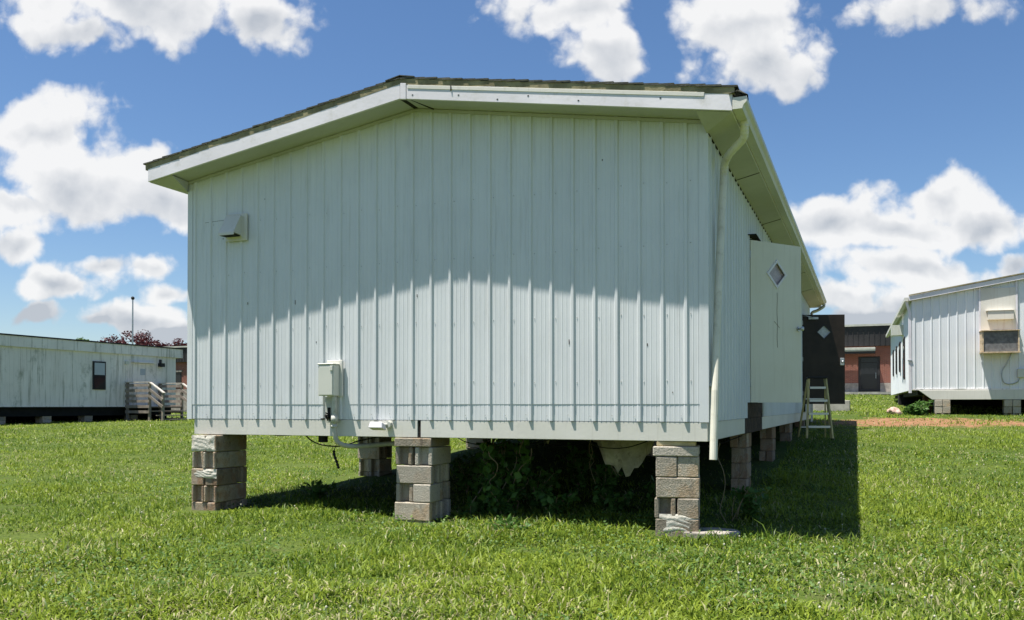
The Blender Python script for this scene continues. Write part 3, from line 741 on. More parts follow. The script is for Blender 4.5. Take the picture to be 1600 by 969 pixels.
def smear(parent, w, h, loc, rot, seed):
    """trowelled mortar patch with ridges"""
    r = random.Random(seed); nx_, nz_ = 34, 18; mb = MB(); vs = []; fs = []
    for j in range(nz_+1):
        for i in range(nx_+1):
            u, v = i/nx_, j/nz_
            edge = min(u, 1-u, v*1.2, (1-v))*5
            e = max(0, min(1, edge + .8*mnoise.noise(Vector((u*4+seed, v*3, seed)))))
            rid = .5+.5*math.sin((v*9 + 2.2*mnoise.noise(Vector((u*2.5, v*1.2, seed+4))) + u*u*5)*2.6)
            vs.append(((u-.5)*w, -(-.006+e*(.009+.0035*rid)), (v-.5)*h))
    for j in range(nz_):
        for i in range(nx_): a = j*(nx_+1)+i; fs.append((a,a+1,a+nx_+2,a+nx_+1))
    o = mb.add(vs, fs).build('mortar_smear', M['plaster'], parent, smooth=True); o.location = loc; o.rotation_euler = (0,0,rot)
    return o
T0 = BASE_Z-.002
random.seed(21)
def at_local(x, y): return wl(x, y)
px_, py_ = -3.56, 10.80
p1 = pier(px_, py_, T0, .375, .58, -R(21.9), ['end','end','half','end','long'], 'muddy concrete block pier at left front corner, white mortar smeared across its top', clay=2)
z_ = T0-p1.location.z
smear(p1, .36, .19, (0,-.292,z_-.10), 0, 2); smear(p1, .36, .11, (.01,-.292,z_-.46), 0, 5)
px_, py_ = -.985, 9.85
p2 = pier(px_, py_, T0, .43, .52, -R(20), ['cap','end','long','mix','long'], 'grey concrete block pier under the beam joint in the middle of the gable')
px_, py_ = 1.64, 8.78
p3 = pier(px_, py_, T0, .42, .46, -R(13), ['shim','cap','half','long','mix','long'], 'concrete block pier at right front corner with white combed mortar on its base block')
smear(p3, .37, .19, (.02,-.232,.15), 0, 9)
side = [(-.22,3.45,'second concrete block pier back along the doors side, below the yellowed white door'),
        (-.22,6.8,'third concrete block pier back along the doors side, before the step ladder'),
        (-.22,10.4,'fourth concrete block pier back along the doors side, behind the step ladder'),
        (-.22,14.3,'farthest concrete block pier along the doors side')]
for x, y, lb in side: pier(*wl(x+.08, y), T0, .22, .40, -A, ['half','long','half','half'], lb, clay=-1)
for x, y, lb in ((-W+.30,3.9,'shaded concrete block pier seen between the left and middle front piers'),
                 (-W+.30,8.0,'far left concrete block pier deep under the building'),
                 (-W/2+.9,6.8,'concrete block pier in the dark behind the middle front pier'), (-W/2,8.5,'concrete block pier far back under the middle of the building')):
    pier(*wl(x, y), T0, .40, .40, -A, ['cap','end','long','end'], lb)
# flat pad stone beside right pier
mb = MB(); n = 14; random.seed(4)
pl = [(.30*math.cos(2*math.pi*k/n)*random.uniform(.85,1.1), .20*math.sin(2*math.pi*k/n)*random.uniform(.85,1.1)) for k in range(n)]
o = mb.prism(pl, -.04, .055).build('concrete_pad', M['stone'], bevel=.012); o.location = (1.93, 8.62, gz(1.93,8.62)); PIERS_FRONT.append((1.93,8.62,.2))
tag(o, 'broken flat concrete footing slab in the grass beside right front pier', 'slab')
# hanging insulation, strings, cable
def hanging(x0, x1, y, drop, seed, label):
    r = random.Random(seed); mb = MB(); nx_, nz_ = 22, 14; vs = []; fs = []
    for j in range(nz_+1):
        for i in range(nx_+1):
            u, v = i/nx_, j/nz_
            prof = max(.06, (.22+.9*math.exp(-((u-.60)/.31)**4))*(1+.55*mnoise.noise(Vector((u*5, seed, 0)))+.35*mnoise.noise(Vector((u*17, seed+2, 0)))))
            z = -v*drop*prof
            vs.append((x0+(x1-x0)*(u+.10*(.5-u)*v), y+.05*math.sin(u*9+v*4+seed)+.08*v*mnoise.noise(Vector((u*3,v*3,seed))), z))
    for j in range(nz_):
        for i in range(nx_): a = j*(nx_+1)+i; fs.append((a,a+1,a+nx_+2,a+nx_+1))
    n0 = len(vs); vs += [(x, y2+.012, z) for x, y2, z in vs]; fs += [tuple(reversed([q+n0 for q in f])) for f in fs]
    t = empty('torn_insulation', (CX, CY, BASE_Z+S-.02), -A, label, 'insulation')
    mb.add(vs, fs).build('sheet', M['insul'], t, smooth=True)
    mb = MB()
    for k in range(7):
        xx = x0+(x1-x0)*r.uniform(.05,.95); l = drop*r.uniform(.7,1.5)
        mb.tube([(xx+.01*math.sin(q*2+k)+.05*q*r.uniform(-.2,.2), y+.03, -l*q/6) for q in range(7)], .0025, 4)
    mb.build('loose_thread', M['dead_stem'], t)
hanging(-1.70, -.62, .85, .46, 3, 'torn beige insulation sheet hanging under the building near right front pier')
hanging(-2.25, -1.78, 1.1, .20, 8, 'small scrap of torn beige insulation hanging left of the larger torn sheet')
t = empty('hanging_cable', (CX, CY, BASE_Z), -A, 'thin black cable sagging below the beam with a frayed end, left of the conduit', 'cable')
mb = MB(); mb.tube(smooth_path([(-4.75,.25,.02),(-4.62,.2,-.06),(-4.45,.2,-.115),(-4.2,.2,-.12),(-4.0,.25,-.06),(-3.7,.3,0)],6), .008, 6); mb.build('cord', M['cable'], t)
mb = MB(); p = smooth_path([(-4.27,.2,0),(-4.28,.2,-.12),(-4.30,.19,-.2),(-4.27,.2,-.3),(-4.24,.2,-.38)],5)
mb.tube(p, [.004 if i < 9 else .012+.008*(i%2) for i in range(len(p))], 6); mb.build('frayed_end', M['cable'], t)
mb = MB(); mb.tube([(-4.52,.3,.03),(-4.52,.3,-.085)], .055, 12); mb.build('pipe_stub', M['cable'], t)

# ================================================================== STEP LADDER
lx, ly = 6.36, 18.45
t = empty('step_ladder', (lx, ly, gz(lx,ly)), -R(6), 'short yellow fibreglass step ladder standing before the dark brown door', 'ladder')
for s in (-1, 1):
    mb = MB(); mb.bar((s*.255,-.20,0),(s*.165,0,1.28),.032,.075); mb.build('front_rail', M['fibreglass'], t)
    mb = MB(); mb.bar((s*.285,.50,0),(s*.175,.06,1.25),.028,.04); mb.build('rear_leg', M['fibreglass'], t)
    mb = MB(); mb.box(s*.255-.03,s*.255+.03,-.24,-.16,-.01,.035); mb.build('rubber_foot', M['cable'], t)
for k in range(4):
    z = .27+.27*k; f = z/1.28; hw = .255-.09*f
    mb = MB(); mb.box(-hw+.018,hw-.018,-.20*(1-f)-.045,-.20*(1-f)+.045,z-.022,z+.022); mb.build('step', M['alu'], t)
mb = MB(); mb.box(-.20,.20,-.07,.10,1.27,1.31); mb.build('top_cap', M['cable'], t, bevel=.008)
mb = MB()
for z in (.25,.85):
    f = z/1.25; mb.bar((-(.285-.11*f),.5-.44*f,z),((.285-.11*f),.5-.44*f,z),.02,.025)
mb.build('rear_brace', M['alu'], t)

# ================================================================== CONCRETE STEP beyond the brown door
o = MB().box(-.75,.75,-.5,.5,-.1,.33).build('concrete_step', M['concrete'], bevel=.012); o.location = (10.35,29.2,gz(10.35,29.2)); o.rotation_euler = (0,0,-A)
tag(o, 'low grey concrete step in the grass behind the dark brown door', 'step')

# ================================================================== RIGHT TRAILER
A2 = R(20.9)
RX, RY = 12.0, 26.5; RB = 1.43
rt = empty('portable_trailer', (RX, RY, RB), -A2, 'white ribbed metal portable classroom at right with window air conditioner on its gable', 'building')
RS = .36; RH = 2.70; RW = 7.2; RL = 14.7; RSL = .17
rtop = lambda x: RS+RH+RSL*min(x, RW-x)
mb = MB(); sheet(mb, 0, RW/2, RS, rtop, lambda u,h,z: (u,-h,z), .06, .003, 6, minor=True, seed=20); sheet(mb, RW/2, RW, RS, rtop, lambda u,h,z: (u,-h,z), .06, .003, 6, minor=True, seed=20)
M['siding2'] = mat('white_ribbed_siding', siding_fn((.70,.725,.745),(.76,.78,.79),(.45,.43,.38),.25), rough=.42, spec=.45)
mb.build('gable_siding', M['siding2'], rt)
mb = MB(); sheet(mb, 0, RL, RS, RS+RH, lambda u,h,z: (-h,u,z), .1, .003, 4, minor=False, seed=21); mb.build('side_siding', M['siding2'], rt)
mb = MB(); mb.add([(.004,.004,RS),(RW-.01,.004,RS),(RW-.01,.004,RS+RH),(RW/2,.004,rtop(RW/2)),(.004,.004,RS+RH),(.004,RL,RS),(RW-.01,RL,RS),(RW-.01,RL,RS+RH),(RW/2,RL,rtop(RW/2)),(.004,RL,RS+RH)],
    [(0,1,2,3,4),(9,8,7,6,5),(0,5,6,1),(1,6,7,2),(2,7,8,3),(3,8,9,4),(4,9,5,0)]); mb.build('wall_core', M['siding2'], rt)
mb = MB()
for xa, xb in ((-.10, RW/2), (RW+.10, RW/2)):
    za, zb3 = RS+RH-.017, rtop(RW/2)
    mb.add([(xa,-.10,za),(xb,-.10,zb3),(xb,RL+.1,zb3),(xa,RL+.1,za),(xa,-.10,za+.11),(xb,-.10,zb3+.11),(xb,RL+.1,zb3+.11),(xa,RL+.1,za+.11)],
           [(3,2,1,0),(4,5,6,7),(0,1,5,4),(1,2,6,5),(2,3,7,6),(3,0,4,7)])
mb.build('roof', M['capmetal'], rt)
mb = MB()
mb.bar((-.10,-.115,RS+RH+.02),(RW/2,-.115,rtop(RW/2)+.025),.03,.13); mb.bar((RW/2,-.115,rtop(RW/2)+.025),(RW+.1,-.115,RS+RH+.02),.03,.13); mb.build('rake_fascia', M['white'], rt)
mb = MB(); mb.bar((-.10,-.128,RS+RH+.115),(RW/2,-.128,rtop(RW/2)+.12),.05,.035); mb.build('roof_edge', M['olive'], rt)
mb = MB(); mb.box(-.22,-.11,-.14,RL+.1,RS+RH-.06,RS+RH+.05); mb.build('gutter', M['cream'], rt)
mb = MB(); mb.tube([(-.16,-.05,RS+RH-.06),(-.13,-.03,RS+RH-.2),(-.07,.0,RS+RH-.4),(-.07,0,RS-.1)], .05, 4); dp = mb.build('downspout', M['white'], rt)
mb = MB(); mb.box(-.13,-.01,-.06,.06,RS+.85,RS+.89); mb.build('strap', M['galv'], dp)
mb = MB(); mb.box(-.012,.07,-.030,-.026,RS-.01,RS+RH-.03); mb.build('corner_trim', M['siding2'], rt)
mb = MB(); mb.add([(.16,-.04,RS-.02),(RW-.2,-.04,RS-.02),(RW/2-.6+1.0,-.04,RS-.30),(.52,-.04,RS-.30),(.16,.12,RS-.02),(RW-.2,.12,RS-.02),(RW/2-.6+1.0,.12,RS-.30),(.52,.12,RS-.30)],
    [(3,2,1,0),(4,5,6,7),(0,1,5,4),(1,2,6,5),(2,3,7,6),(3,0,4,7)])
mb.v[-6] = (3.55,-.04,RS-.30); mb.v[-2] = (3.55,.12,RS-.30); mb.v[-7] = (3.95,-.04,RS-.02); mb.v[-3] = (3.95,.12,RS-.02)
mb.build('tapered_beam', M['cream'], rt, bevel=.006)
mb = MB(); mb.box(0,RW-.01,-.035,-.004,RS-.018,RS+.02); mb.build('bottom_trim', M['stained_trim'], rt)
mb = MB(); mb.box(.15,RW-.15,.3,RL-.1,RS-.16,RS-.03); mb.build('underlay', M['black'], rt)
# air conditioner board
u0, u1 = 1.82, 2.72; zA = lambda w: w-RB
mb = MB(); mb.box(u0,u1,-.055,-.026,zA(2.9),zA(4.73)); pb = mb.build('air_conditioner_board', M['acwhite'], rt, bevel=.004)
mb = MB(); mb.box(u0+.17,u1-.07,-.19,-.056,zA(3.80),zA(4.05)); mb.box(u0+.13,u1-.05,-.21,-.056,zA(4.052),zA(4.075)); mb.build('vent_cover', M['acwhite'], pb, bevel=.004)
mb = MB(); mb.box(u0-.03,u0+.02,-.46,-.057,zA(2.86),zA(3.45)); mb.box(u1-.01,u1+.03,-.46,-.057,zA(2.86),zA(3.45)); mb.box(u0-.05,u1+.05,-.48,-.057,zA(2.82),zA(2.855)); mb.box(u0-.05,u1+.05,-.50,-.057,zA(3.452),zA(3.475))
mb.build('plywood_housing', M['plywood'], pb)
mb = MB(); mb.box(u0+.022,u1-.012,-.43,-.058,zA(2.858),zA(3.448)); ac = mb.build('air_conditioner', M['grille'], pb)
mb = MB(); mb.bar((u0-.025,-.04,zA(2.9)),(u0-.025,-.04,zA(4.78)),.045,.03); mb.bar((u1+.025,-.04,zA(2.9)),(u1+.025,-.04,zA(4.92)),.05,.03); mb.build('board_trim', M['white'], pb)
mb = MB(); mb.tube(smooth_path([(u1-.12,-.05,zA(2.82)),(u1-.22,-.05,zA(2.55)),(u1-.36,-.05,zA(2.3)),(u1-.33,-.05,zA(2.0)),(u1-.15,-.05,zA(1.93)),(u1+.04,-.05,zA(2.0)),(u1+.09,-.05,zA(2.15))],6), .016, 6); mb.build('power_cord', M['galv'], pb)
mb = MB(); mb.box(u1+.03,u1+.27,-.12,-.026,zA(2.12),zA(2.37)); mb.build('junction_box', M['boxgrey'], rt, bevel=.008)
for yy in (3.6, 6.5, 9.0, 11.6):
    mb = MB(); tall = yy < 4
    z0_, z1_ = (zA(2.2), zA(3.62)) if tall else (zA(2.55), zA(3.65))
    mb.box(-.05,-.004,yy-.30,yy+.30,z0_,z1_); wf = mb.build('window', M['bronze'], rt)
    mb = MB(); mb.box(-.062,-.05,yy-.26,yy+.26,z0_+.05,z1_-.05); mb.build('pane', M['glass_dark'], wf)
mb = MB(); mb.box(-.4,-.004,4.3,4.9,zA(3.75),zA(4.1)); mb.build('side_vent', M['boxgrey'], rt)
for i, (u, lb) in enumerate(((.80,'short pale block pier under the left of the tapered beam of the portable at right'),(2.62,'short pale block pier under the right of the tapered beam, at the frame edge'))):
    wx, wy = RX+u*math.cos(A2)+.15*math.sin(A2), RY-u*math.sin(A2)+.15*math.cos(A2)
    pier(wx, wy, RB+RS-.305, .42, .4, -A2, ['half','half'], lb, group='block piers under the portable at right')
# wheel under the trailer
mb = MB(); mb.tube([(-.0,0,0),(.2,0,0)], .36, 22); mb.tube([(-.02,0,0),(-.0,0,0)], .2, 16)
o = mb.build('wheel', M['rust'], rt, bevel=.01); o.location = (.35,.9,-.06)
o2 = MB().box(.0,RW,RL*.55,RL*.6,-.4,RS-.05).build('rear_skirt', M['black'], rt)

# ================================================================== LEFT TRAILER
LT = (-17.1, 45.0); LBZ = 1.30; LL = 22; LWD = 6
lt = empty('mobile_office', (LT[0], LT[1], LBZ-.1), -A, 'long mildew streaked grey white trailer with flat dark roof edge at far left', 'trailer')
def lw(x, y): return LT[0]+x*CA+y*SA, LT[1]-x*SA+y*CA
z0_ = .1
HT = 2.45
mb = MB(); mb.box(-LWD, -.004, -LL, -.0, z0_, z0_+HT+.3); mb.build('wall_core', M['stained'], lt)
mb = MB(); n = 110
for k in range(n):      # grooved board siding
    ya = -LL+LL*k/n; yb2 = ya+LL/n-.014
    mb.add([(.0,ya,z0_),(.0,yb2,z0_),(.0,yb2,z0_+HT+.05),(0,ya,z0_+HT+.05),(-.003,ya,z0_),(-.003,yb2,z0_),(-.003,yb2,z0_+HT+.05),(-.003,ya,z0_+HT+.05)], [(0,1,2,3),(0,4,5,1),(1,5,6,2),(3,7,4,0)])
mb.build('siding', M['stained'], lt)
mb = MB(); mb.box(-LWD-.15,.09,-LL-.1,.38,z0_+HT,z0_+HT+.44); mb.build('fascia', M['stained_trim'], lt)
mb = MB(); mb.box(-LWD-.17,.12,-LL-.1,.41,z0_+HT+.44,z0_+HT+.50); mb.build('roof', M['roof_dark'], lt)
mb = MB(); mb.box(.0905,.094,-LL,.38,z0_+HT,z0_+HT+.02); mb.box(-.002,.03,-LL,0,z0_-.04,z0_); mb.build('bottom_trim', M['stained_trim'], lt)
mb = MB(); mb.box(-LWD+.2,-.2,-LL,-.1,z0_-.44,z0_-.045); mb.build('chassis', M['black'], lt)
mb = MB(); mb.box(-LWD+.1,-LWD+.15,-LL,-.05,-.75,z0_-.045); mb.box(-LWD+.15,-.5,-.12,-.08,-.75,z0_-.045); mb.build('added_dark_panel', M['black'], lt)  # added dark panels, block the sunlit grass seen through the gap beneath the trailer
def wall_item(name, ya, yb2, za, zb4, dep, m, parent=lt, base=0): return MB().box(base+.002, base+dep, -yb2, -ya, za, zb4).build(name, m, parent)
w_ = wall_item('window', 4.50, 5.22, 2.05-1.2, 3.34-1.2, .05, M['roof_dark'])
wall_item('pane', 4.57, 5.15, 2.72-1.2, 3.27-1.2, .012, M['glass_blue'], w_, .05); wall_item('pane', 4.57, 5.15, 2.12-1.2, 2.66-1.2, .010, M['glass_dark'], w_, .05)
d_ = wall_item('door', 1.58, 2.85, .12, 3.36-1.2, .03, M['stained_trim'])
wall_item('door_window', 2.08, 2.40, 2.80-1.2, 3.10-1.2, .01, M['glass_blue'], d_, .03)
wall_item('door_hood', 1.5, 2.95, 3.38-1.2, 3.42-1.2, .18, M['stained_trim'])
l_ = wall_item('wall_lamp', .98, 1.22, 3.24-1.2, 3.42-1.2, .22, M['roof_dark']); wall_item('lamp_bracket', 1.05, 1.15, 3.42-1.2, 3.6-1.2, .08, M['bronze'], l_)
v_ = wall_item('vent', 3.15, 3.36, 3.28-1.2, 3.42-1.2, .10, M['boxgrey']); wall_item('vent_pipe', 3.22, 3.28, .3, 3.26-1.2, .04, M['stained_trim'], v_)
for k, yy in enumerate((-2.5,-5.2,-7.4,-9.6,-11.8)):
    wx, wy = lw(-.45, yy); pier(wx, wy, LBZ-.2, .45, .45, -A, ['long','end'], 'block pier in the dark gap beneath the mildewed trailer', group='block piers beneath the mildewed trailer')
# wooden steps
st = empty('wooden_steps', (*lw(0,0), gz(*lw(.8,-2.2))), -A, 'weathered grey timber landing and stairs with plank railings at the mildewed trailer door', 'steps')
b0 = gz(*lw(.8,-2.2)); dz = 1.28-b0; rz_ = 2.42-b0
mb = MB()
for k in range(11): mb.box(.06+.135*k, .06+.135*k+.128, -3.2, -1.2, dz-.04, dz)
mb.build('deck', M['cedar'], st)
for yy in (-3.25, -1.15):
    for xx in (.10, 1.45):
        mb = MB(); mb.box(xx-.05,xx+.05,yy-.05,yy+.05,-.2,rz_-.02); mb.build('post', M['cedar'], st)
    mb = MB(); mb.box(2.25-.05,2.25+.05,yy-.05,yy+.05,-.2,rz_-.52); mb.build('post', M['cedar'], st)
    for k in range(6):
        mb = MB(); z = dz-.32+.25*k; mb.box(.03,1.50,yy-.085,yy-.052,z,z+.13); mb.build('rail_plank', M['cedar'], st)
    mb = MB(); mb.box(.03,1.5,yy-.08,yy+.08,rz_-.02,rz_+.02); mb.bar((1.46,yy,rz_),(2.32,yy,rz_-.52),.15,.045); mb.build('handrail', M['oldrail'], st)
    for k in range(2):
        mb = MB(); mb.bar((1.5,yy-.07,rz_-.35-.32*k),(2.28,yy-.07,rz_-.84-.32*k),.035,.12); mb.build('rail_plank', M['cedar'], st)
for k in range(3):
    mb = MB(); mb.box(1.5+.28*k,1.80+.28*k,-3.2,-1.2,dz-.2*(k+1)-.04,dz-.2*(k+1)); mb.build('tread', M['cedar'], st)

# ================================================================== BRICK SCHOOL
SX, SY, SZ = 21.8, 54.0, 2.08
sb = empty('brick_school', (SX, SY, SZ), -A, 'long low red brick school building with dark metal fascia behind the portables', 'building')
mb = MB(); mb.box(-78,13,0,14,.62,2.87)
for a_, b_ in ((-78,-.62),(.62,13)): pass
mb.build('wall', M['brick'], sb)
# brick wall is built in three pieces so that door recess is real
sb.children[0].hide_render = False
bpy.data.objects.remove(sb.children[0])
mb = MB(); mb.box(-78,-.62,0,.3,.62,2.87); mb.box(.62,13,0,.3,.62,2.87); mb.box(-.62,.62,0,.3,2.25,2.87); mb.box(-78,13,.302,14,-3,2.87); mb.build('wall', M['brick'], sb)
mb = MB(); mb.box(-78,-.62,-.03,.3,-3,.618); mb.box(.62,13,-.03,.3,-3,.618); mb.build('stone_base', M['stone'], sb)
mb = MB(); mb.box(-78.2,13.2,-.22,14.2,2.872,4.08)
for k in range(300):
    x = -78+.3045*k
    mb.box(x,x+.05,-.25,-.221,2.9,4.05)
mb.build('metal_fascia', M['bronze'], sb)
mb = MB(); mb.box(-78.3,13.3,-.32,14.3,4.082,4.20); mb.build('roof_coping', M['capmetal'], sb)
mb = MB(); mb.box(-.62,.62,.06,.2,0,2.248); dr = mb.build('door', M['bronze'], sb)
mb = MB(); mb.box(-.46,.46,.045,.059,.28,1.85); mb.build('pane', M['glass_dark'], dr)
mb = MB(); mb.box(-.46,.46,.04,.059,1.9,2.15); mb.build('transom', M['glass_dark'], dr)
mb = MB(); mb.tube([(.38,.01,.9),(.38,.01,1.25)], .018, 8); mb.build('handle', M['galv'], dr)
mb = MB(); mb.box(-2.2,.35,-1.0,-.255,2.52,2.72); mb.box(-2.2,.35,-1.02,-1.0,2.6,2.74); mb.build('canopy', M['capmetal'], sb, bevel=.02)
mb = MB(); mb.box(-2.2,.35,-.98,-.26,2.40,2.515); mb.build('canopy_underside', M['bronze'], sb)
mb = MB(); mb.box(-54.1,-53.2,-.02,-.002,1.1,2.05); wf = mb.build('window', M['bronze'], sb)
mb = MB(); mb.box(-54.0,-53.3,-.03,-.021,1.2,1.95); mb.build('pane', M['glass_dark'], wf)
mb = MB(); mb.box(-54.2,-53.1,-.08,-.0,2.052,2.2); mb.box(-54.2,-53.1,-.1,-.0,.98,1.095); mb.build('window_surround', M['stone'], wf)
mb = MB(); mb.box(-9,12,-2.6,-.035,-.1,.045)
o = mb.build('pavement', M['concrete']); o.location = (SX,SY,SZ); o.rotation_euler = (0,0,-A); tag(o, kind='structure')

# ================================================================== FLAGPOLE, TREES
fx, fy = -26.6, 62.0
t = empty('flagpole', (fx, fy, gz(fx,fy)), 0, 'tall thin bare grey pole rising above the maroon tree behind the trailer', 'pole')
MB().tube([(0,0,0),(0,0,3),(0,0,7.95)], [.075,.068,.045], 10).build('shaft', M['galv'], t)
MB().tube([(0,0,7.95),(0,0,8.0),(0,0,8.08),(0,0,8.16),(0,0,8.2)], [.04,.10,.13,.10,.02], 10).build('ball_finial', M['cable'], t)
def tree(name, x, y, top, width, crown_h, m, label, seed, group=None, nleaf=3800, leaf=.17):
    global rng
    rng = np.random.default_rng(seed); r = random.Random(seed)
    z0 = gz(x,y); H = top-z0
    t = empty(name, (x,y,z0), 0, label, 'tree', group)
    mb = MB(); mb.tube([(0,0,-.1),(.04,0,H*.25),(.02,.05,H*.5),(0,0,H*.8)], [.16,.12,.08,.03], 8)
    ends = []
    for k in range(8):
        an = k*2.4; zz = H*r.uniform(.3,.6); e = (math.cos(an)*width*.36, math.sin(an)*width*.36, min(H*.9, zz+H*r.uniform(.15,.35)))
        mb.tube([(0.02,.02,zz),(e[0]*.5,e[1]*.5,zz+(e[2]-zz)*.65),e], [.06,.04,.015], 6); ends.append(e)
    mb.build('trunk', M['bark'], t)
    cl = []
    for k in range(46):
        an = r.uniform(0,6.28); rr = width/2*math.sqrt(r.random())
        f = rr/(width/2); zt = H - crown_h*(.10+.5*f*f); zz = zt - (zt-H+crown_h)*r.random()**1.8
        cl.append((rr*math.cos(an), rr*math.sin(an), zz, r.uniform(.28,.55)*width/4))
    per = nleaf//len(cl); P = []; tn = []
    for c in cl:
        q = rng.normal(size=(per,3)); q /= np.linalg.norm(q,axis=1)[:,None]; q *= (rng.random(per)**.45)[:,None]*c[3]; q[:,2] *= .75
        P.append(q+np.array(c[:3])); tn.append(np.clip(rng.normal(.4,.22,per)+r.uniform(-.2,.2),0,.8))
    leaf_cloud('crown', np.concatenate(P), np.full(per*len(cl), leaf), m, np.concatenate(tn), .7, t)
    return t
tree('maroon_tree', -36.0, 85.0, 8.8, 6.0, 4.2, M['maroon'], 'tallest maroon leaved tree behind the trailer roof at the bare pole', 31, 'maroon trees behind the trailer', leaf=.24)
tree('maroon_tree', -38.9, 86.0, 8.2, 5.2, 4.0, M['maroon'], 'low maroon leaved tree left of the bare pole behind the trailer roof', 32, 'maroon trees behind the trailer', leaf=.24)
tree('maroon_tree', -32.9, 87.0, 8.0, 4.2, 3.6, M['maroon'], 'small maroon leaved tree above the right end of the trailer roof', 33, 'maroon trees behind the trailer', leaf=.22)
tree('leafy_tree', -47.5, 96.0, 9.2, 4.5, 3.6, M['tree_green'], 'green tree top just showing over the middle of the trailer roof', 34, leaf=.24)

# ================================================================== WEEDS AND VINES
def weed(x, y, h, n, label, group, m=None, leaf=.09, spread=.22, seed=0):
    global rng
    r = random.Random(seed); rng = np.random.default_rng(seed+50)
    t = empty('leafy_weed', (x,y,gz(x,y)), r.uniform(0,6), label, 'weed', group)
    mb = MB(); P = []
    for k in range(n):
        an = r.uniform(0,6.28); tip = Vector((math.cos(an)*spread*r.uniform(.4,1), math.sin(an)*spread*r.uniform(.4,1), h*r.uniform(.6,1)))
        pts = [Vector((0,0,-.02)), Vector((tip.x*.3,tip.y*.3,tip.z*.55)), tip]; path = smooth_path(pts, 4)
        mb.tube(path, [.005*(1-i/len(path))+.002 for i in range(len(path))], 5)
        for q in path[2:]:
            for _ in range(4): P.append(q+Vector((r.uniform(-1,1),r.uniform(-1,1),r.uniform(-.6,.6)))*leaf*.8)
    mb.build('stem', M['dead_stem'], t)
    leaf_cloud('leaves', np.array([tuple(p) for p in P]), np.full(len(P), leaf), m or M['weed'], None, .62, t)
    return t
G1 = 'weeds growing in the shade under the raised building'
for i, (bx, by, h, n) in enumerate(((-2.62,.75,.42,8),(-2.35,.55,.33,7),(-2.1,.95,.5,9),(-1.75,.6,.30,7),(-2.75,1.5,.6,9),(-1.2,1.0,.28,6),(-.75,1.3,.35,6),(-1.5,1.7,.45,7),(-3.4,1.9,.5,8),(-2.0,2.2,.6,9))):
    weed(*wl(bx,by), h, n, 'dark green leafy weed in the shade under the building between middle and right piers', G1, seed=i)
weed(*wl(-5.05,1.0), .25, 6, 'low dark weed at the edge of the shadow beside left front pier', G1, seed=41)
weed(*wl(.25,1.2), .34, 6, 'thin weed in the shadow just behind right front pier', G1, seed=42)
weed(*wl(-1.9,-.35), .13, 6, 'small broadleaf weed in sunlit grass before the dark opening', None, leaf=.06, seed=44)
# climbing vine on the middle pier
rng = np.random.default_rng(5); r = random.Random(5)
vx, vy = wl(-2.62,.45)
t = empty('climbing_vine', (vx,vy,gz(vx,vy)), -A, 'tangled leafy vine climbing to the beam right of the middle front pier', 'vine')
mb = MB(); P = []
for k in range(15):
    p = [Vector((r.uniform(-.15,.35),r.uniform(0,.5),0))]
    for q in range(7): p.append(p[-1]+Vector((r.uniform(-.10,.13),r.uniform(-.1,.1),r.uniform(.08,.15))))
    p = [Vector((a.x,a.y,min(a.z,.9))) for a in p]; path = smooth_path(p,3); mb.tube(path, .005, 5)
    for a in path: 
        for _ in range(2): P.append(a+Vector((r.uniform(-1,1),r.uniform(-1,1),r.uniform(-1,.6)))*.09)
mb.build('stem', M['dead_stem'], t); leaf_cloud('leaves', np.array([tuple(p) for p in P]), np.full(len(P),.095), M['weed'], None, .85, t, up=.1)
# dead stalks by right pier
vx, vy = wl(.12,.9)
t = empty('dead_vine', (vx,vy,gz(vx,vy)), -A, 'bare dry vine stalk hanging in shade behind the downspout end', 'vine')
mb = MB()
for k in range(4):
    p = [Vector((r.uniform(-.1,.1),r.uniform(-.1,.4),0))]
    for q in range(6): p.append(p[-1]+Vector((r.uniform(-.07,.07),r.uniform(-.05,.05),.14)))
    mb.tube(smooth_path(p,3), .004, 5)
mb.build('stem', M['dead_stem'], t)
for i, (x, y, h) in enumerate(((11.62,26.0,.22),(11.85,25.9,.30),(12.2,26.3,.42))):
    weed(x, y, h, 9, ('broadleaf weed beside the pinkish rock','taller broadleaf weed at the corner of the portable at right','leafy weed under the corner of the portable at right')[i], 'weeds at the corner of the portable at right', leaf=.12, spread=.3, seed=60+i)
mb = MB()
bmv = bmesh.new(); bmesh.ops.create_icosphere(bmv, subdivisions=3, radius=.19)
for v in bmv.verts: v.co *= 1+.35*mnoise.noise(v.co*6)+.1*mnoise.noise(v.co*18); v.co.z *= .75
me = bpy.data.meshes.new('rock'); bmv.to_mesh(me); bmv.free(); me.materials.append(mat('pinkish_rock', base=(.50,.34,.27), rough=.9, var=.3, vscale=8, stain=((.7,.65,.6),.6)))
o = bpy.data.objects.new('rock', me); col.objects.link(o); o.location = (11.1,25.7,gz(11.1,25.7)+.1); tag(o, 'pinkish pale rock in the grass at the corner of the portable at right', 'rock')

# clover blossoms
rng = np.random.default_rng(77)
n = 260; Y = rng.uniform(5.2,15,n); X = rng.uniform(0,1,n); X = np.where(rng.random(n) < .72, 1.6+X*(.56*Y), -(.5*Y)+X*(.9*Y))
bx, by = tobld(X,Y); kk = ~((bx > -W-.2) & (bx < 1.0) & (by > -.1)); X, Y = X[kk], Y[kk]
mb = MB()
for x, y in zip(X, Y):
    z = gz(x,y)+rng.uniform(.05,.11); rr = rng.uniform(.005,.010)
    mb.tube([(x,y,z-.06),(x,y,z)], .0015, 3, cap=False); mb.tube([(x,y,z),(x,y,z+rr*.6),(x,y,z+rr*1.4),(x,y,z+rr*1.9)], [rr*.5,rr,rr*.9,rr*.3], 6)
o = mb.build('clover_flowers', M['clover']); tag(o, 'tiny white clover blossoms scattered over the lawn', 'flowers', kind='stuff')
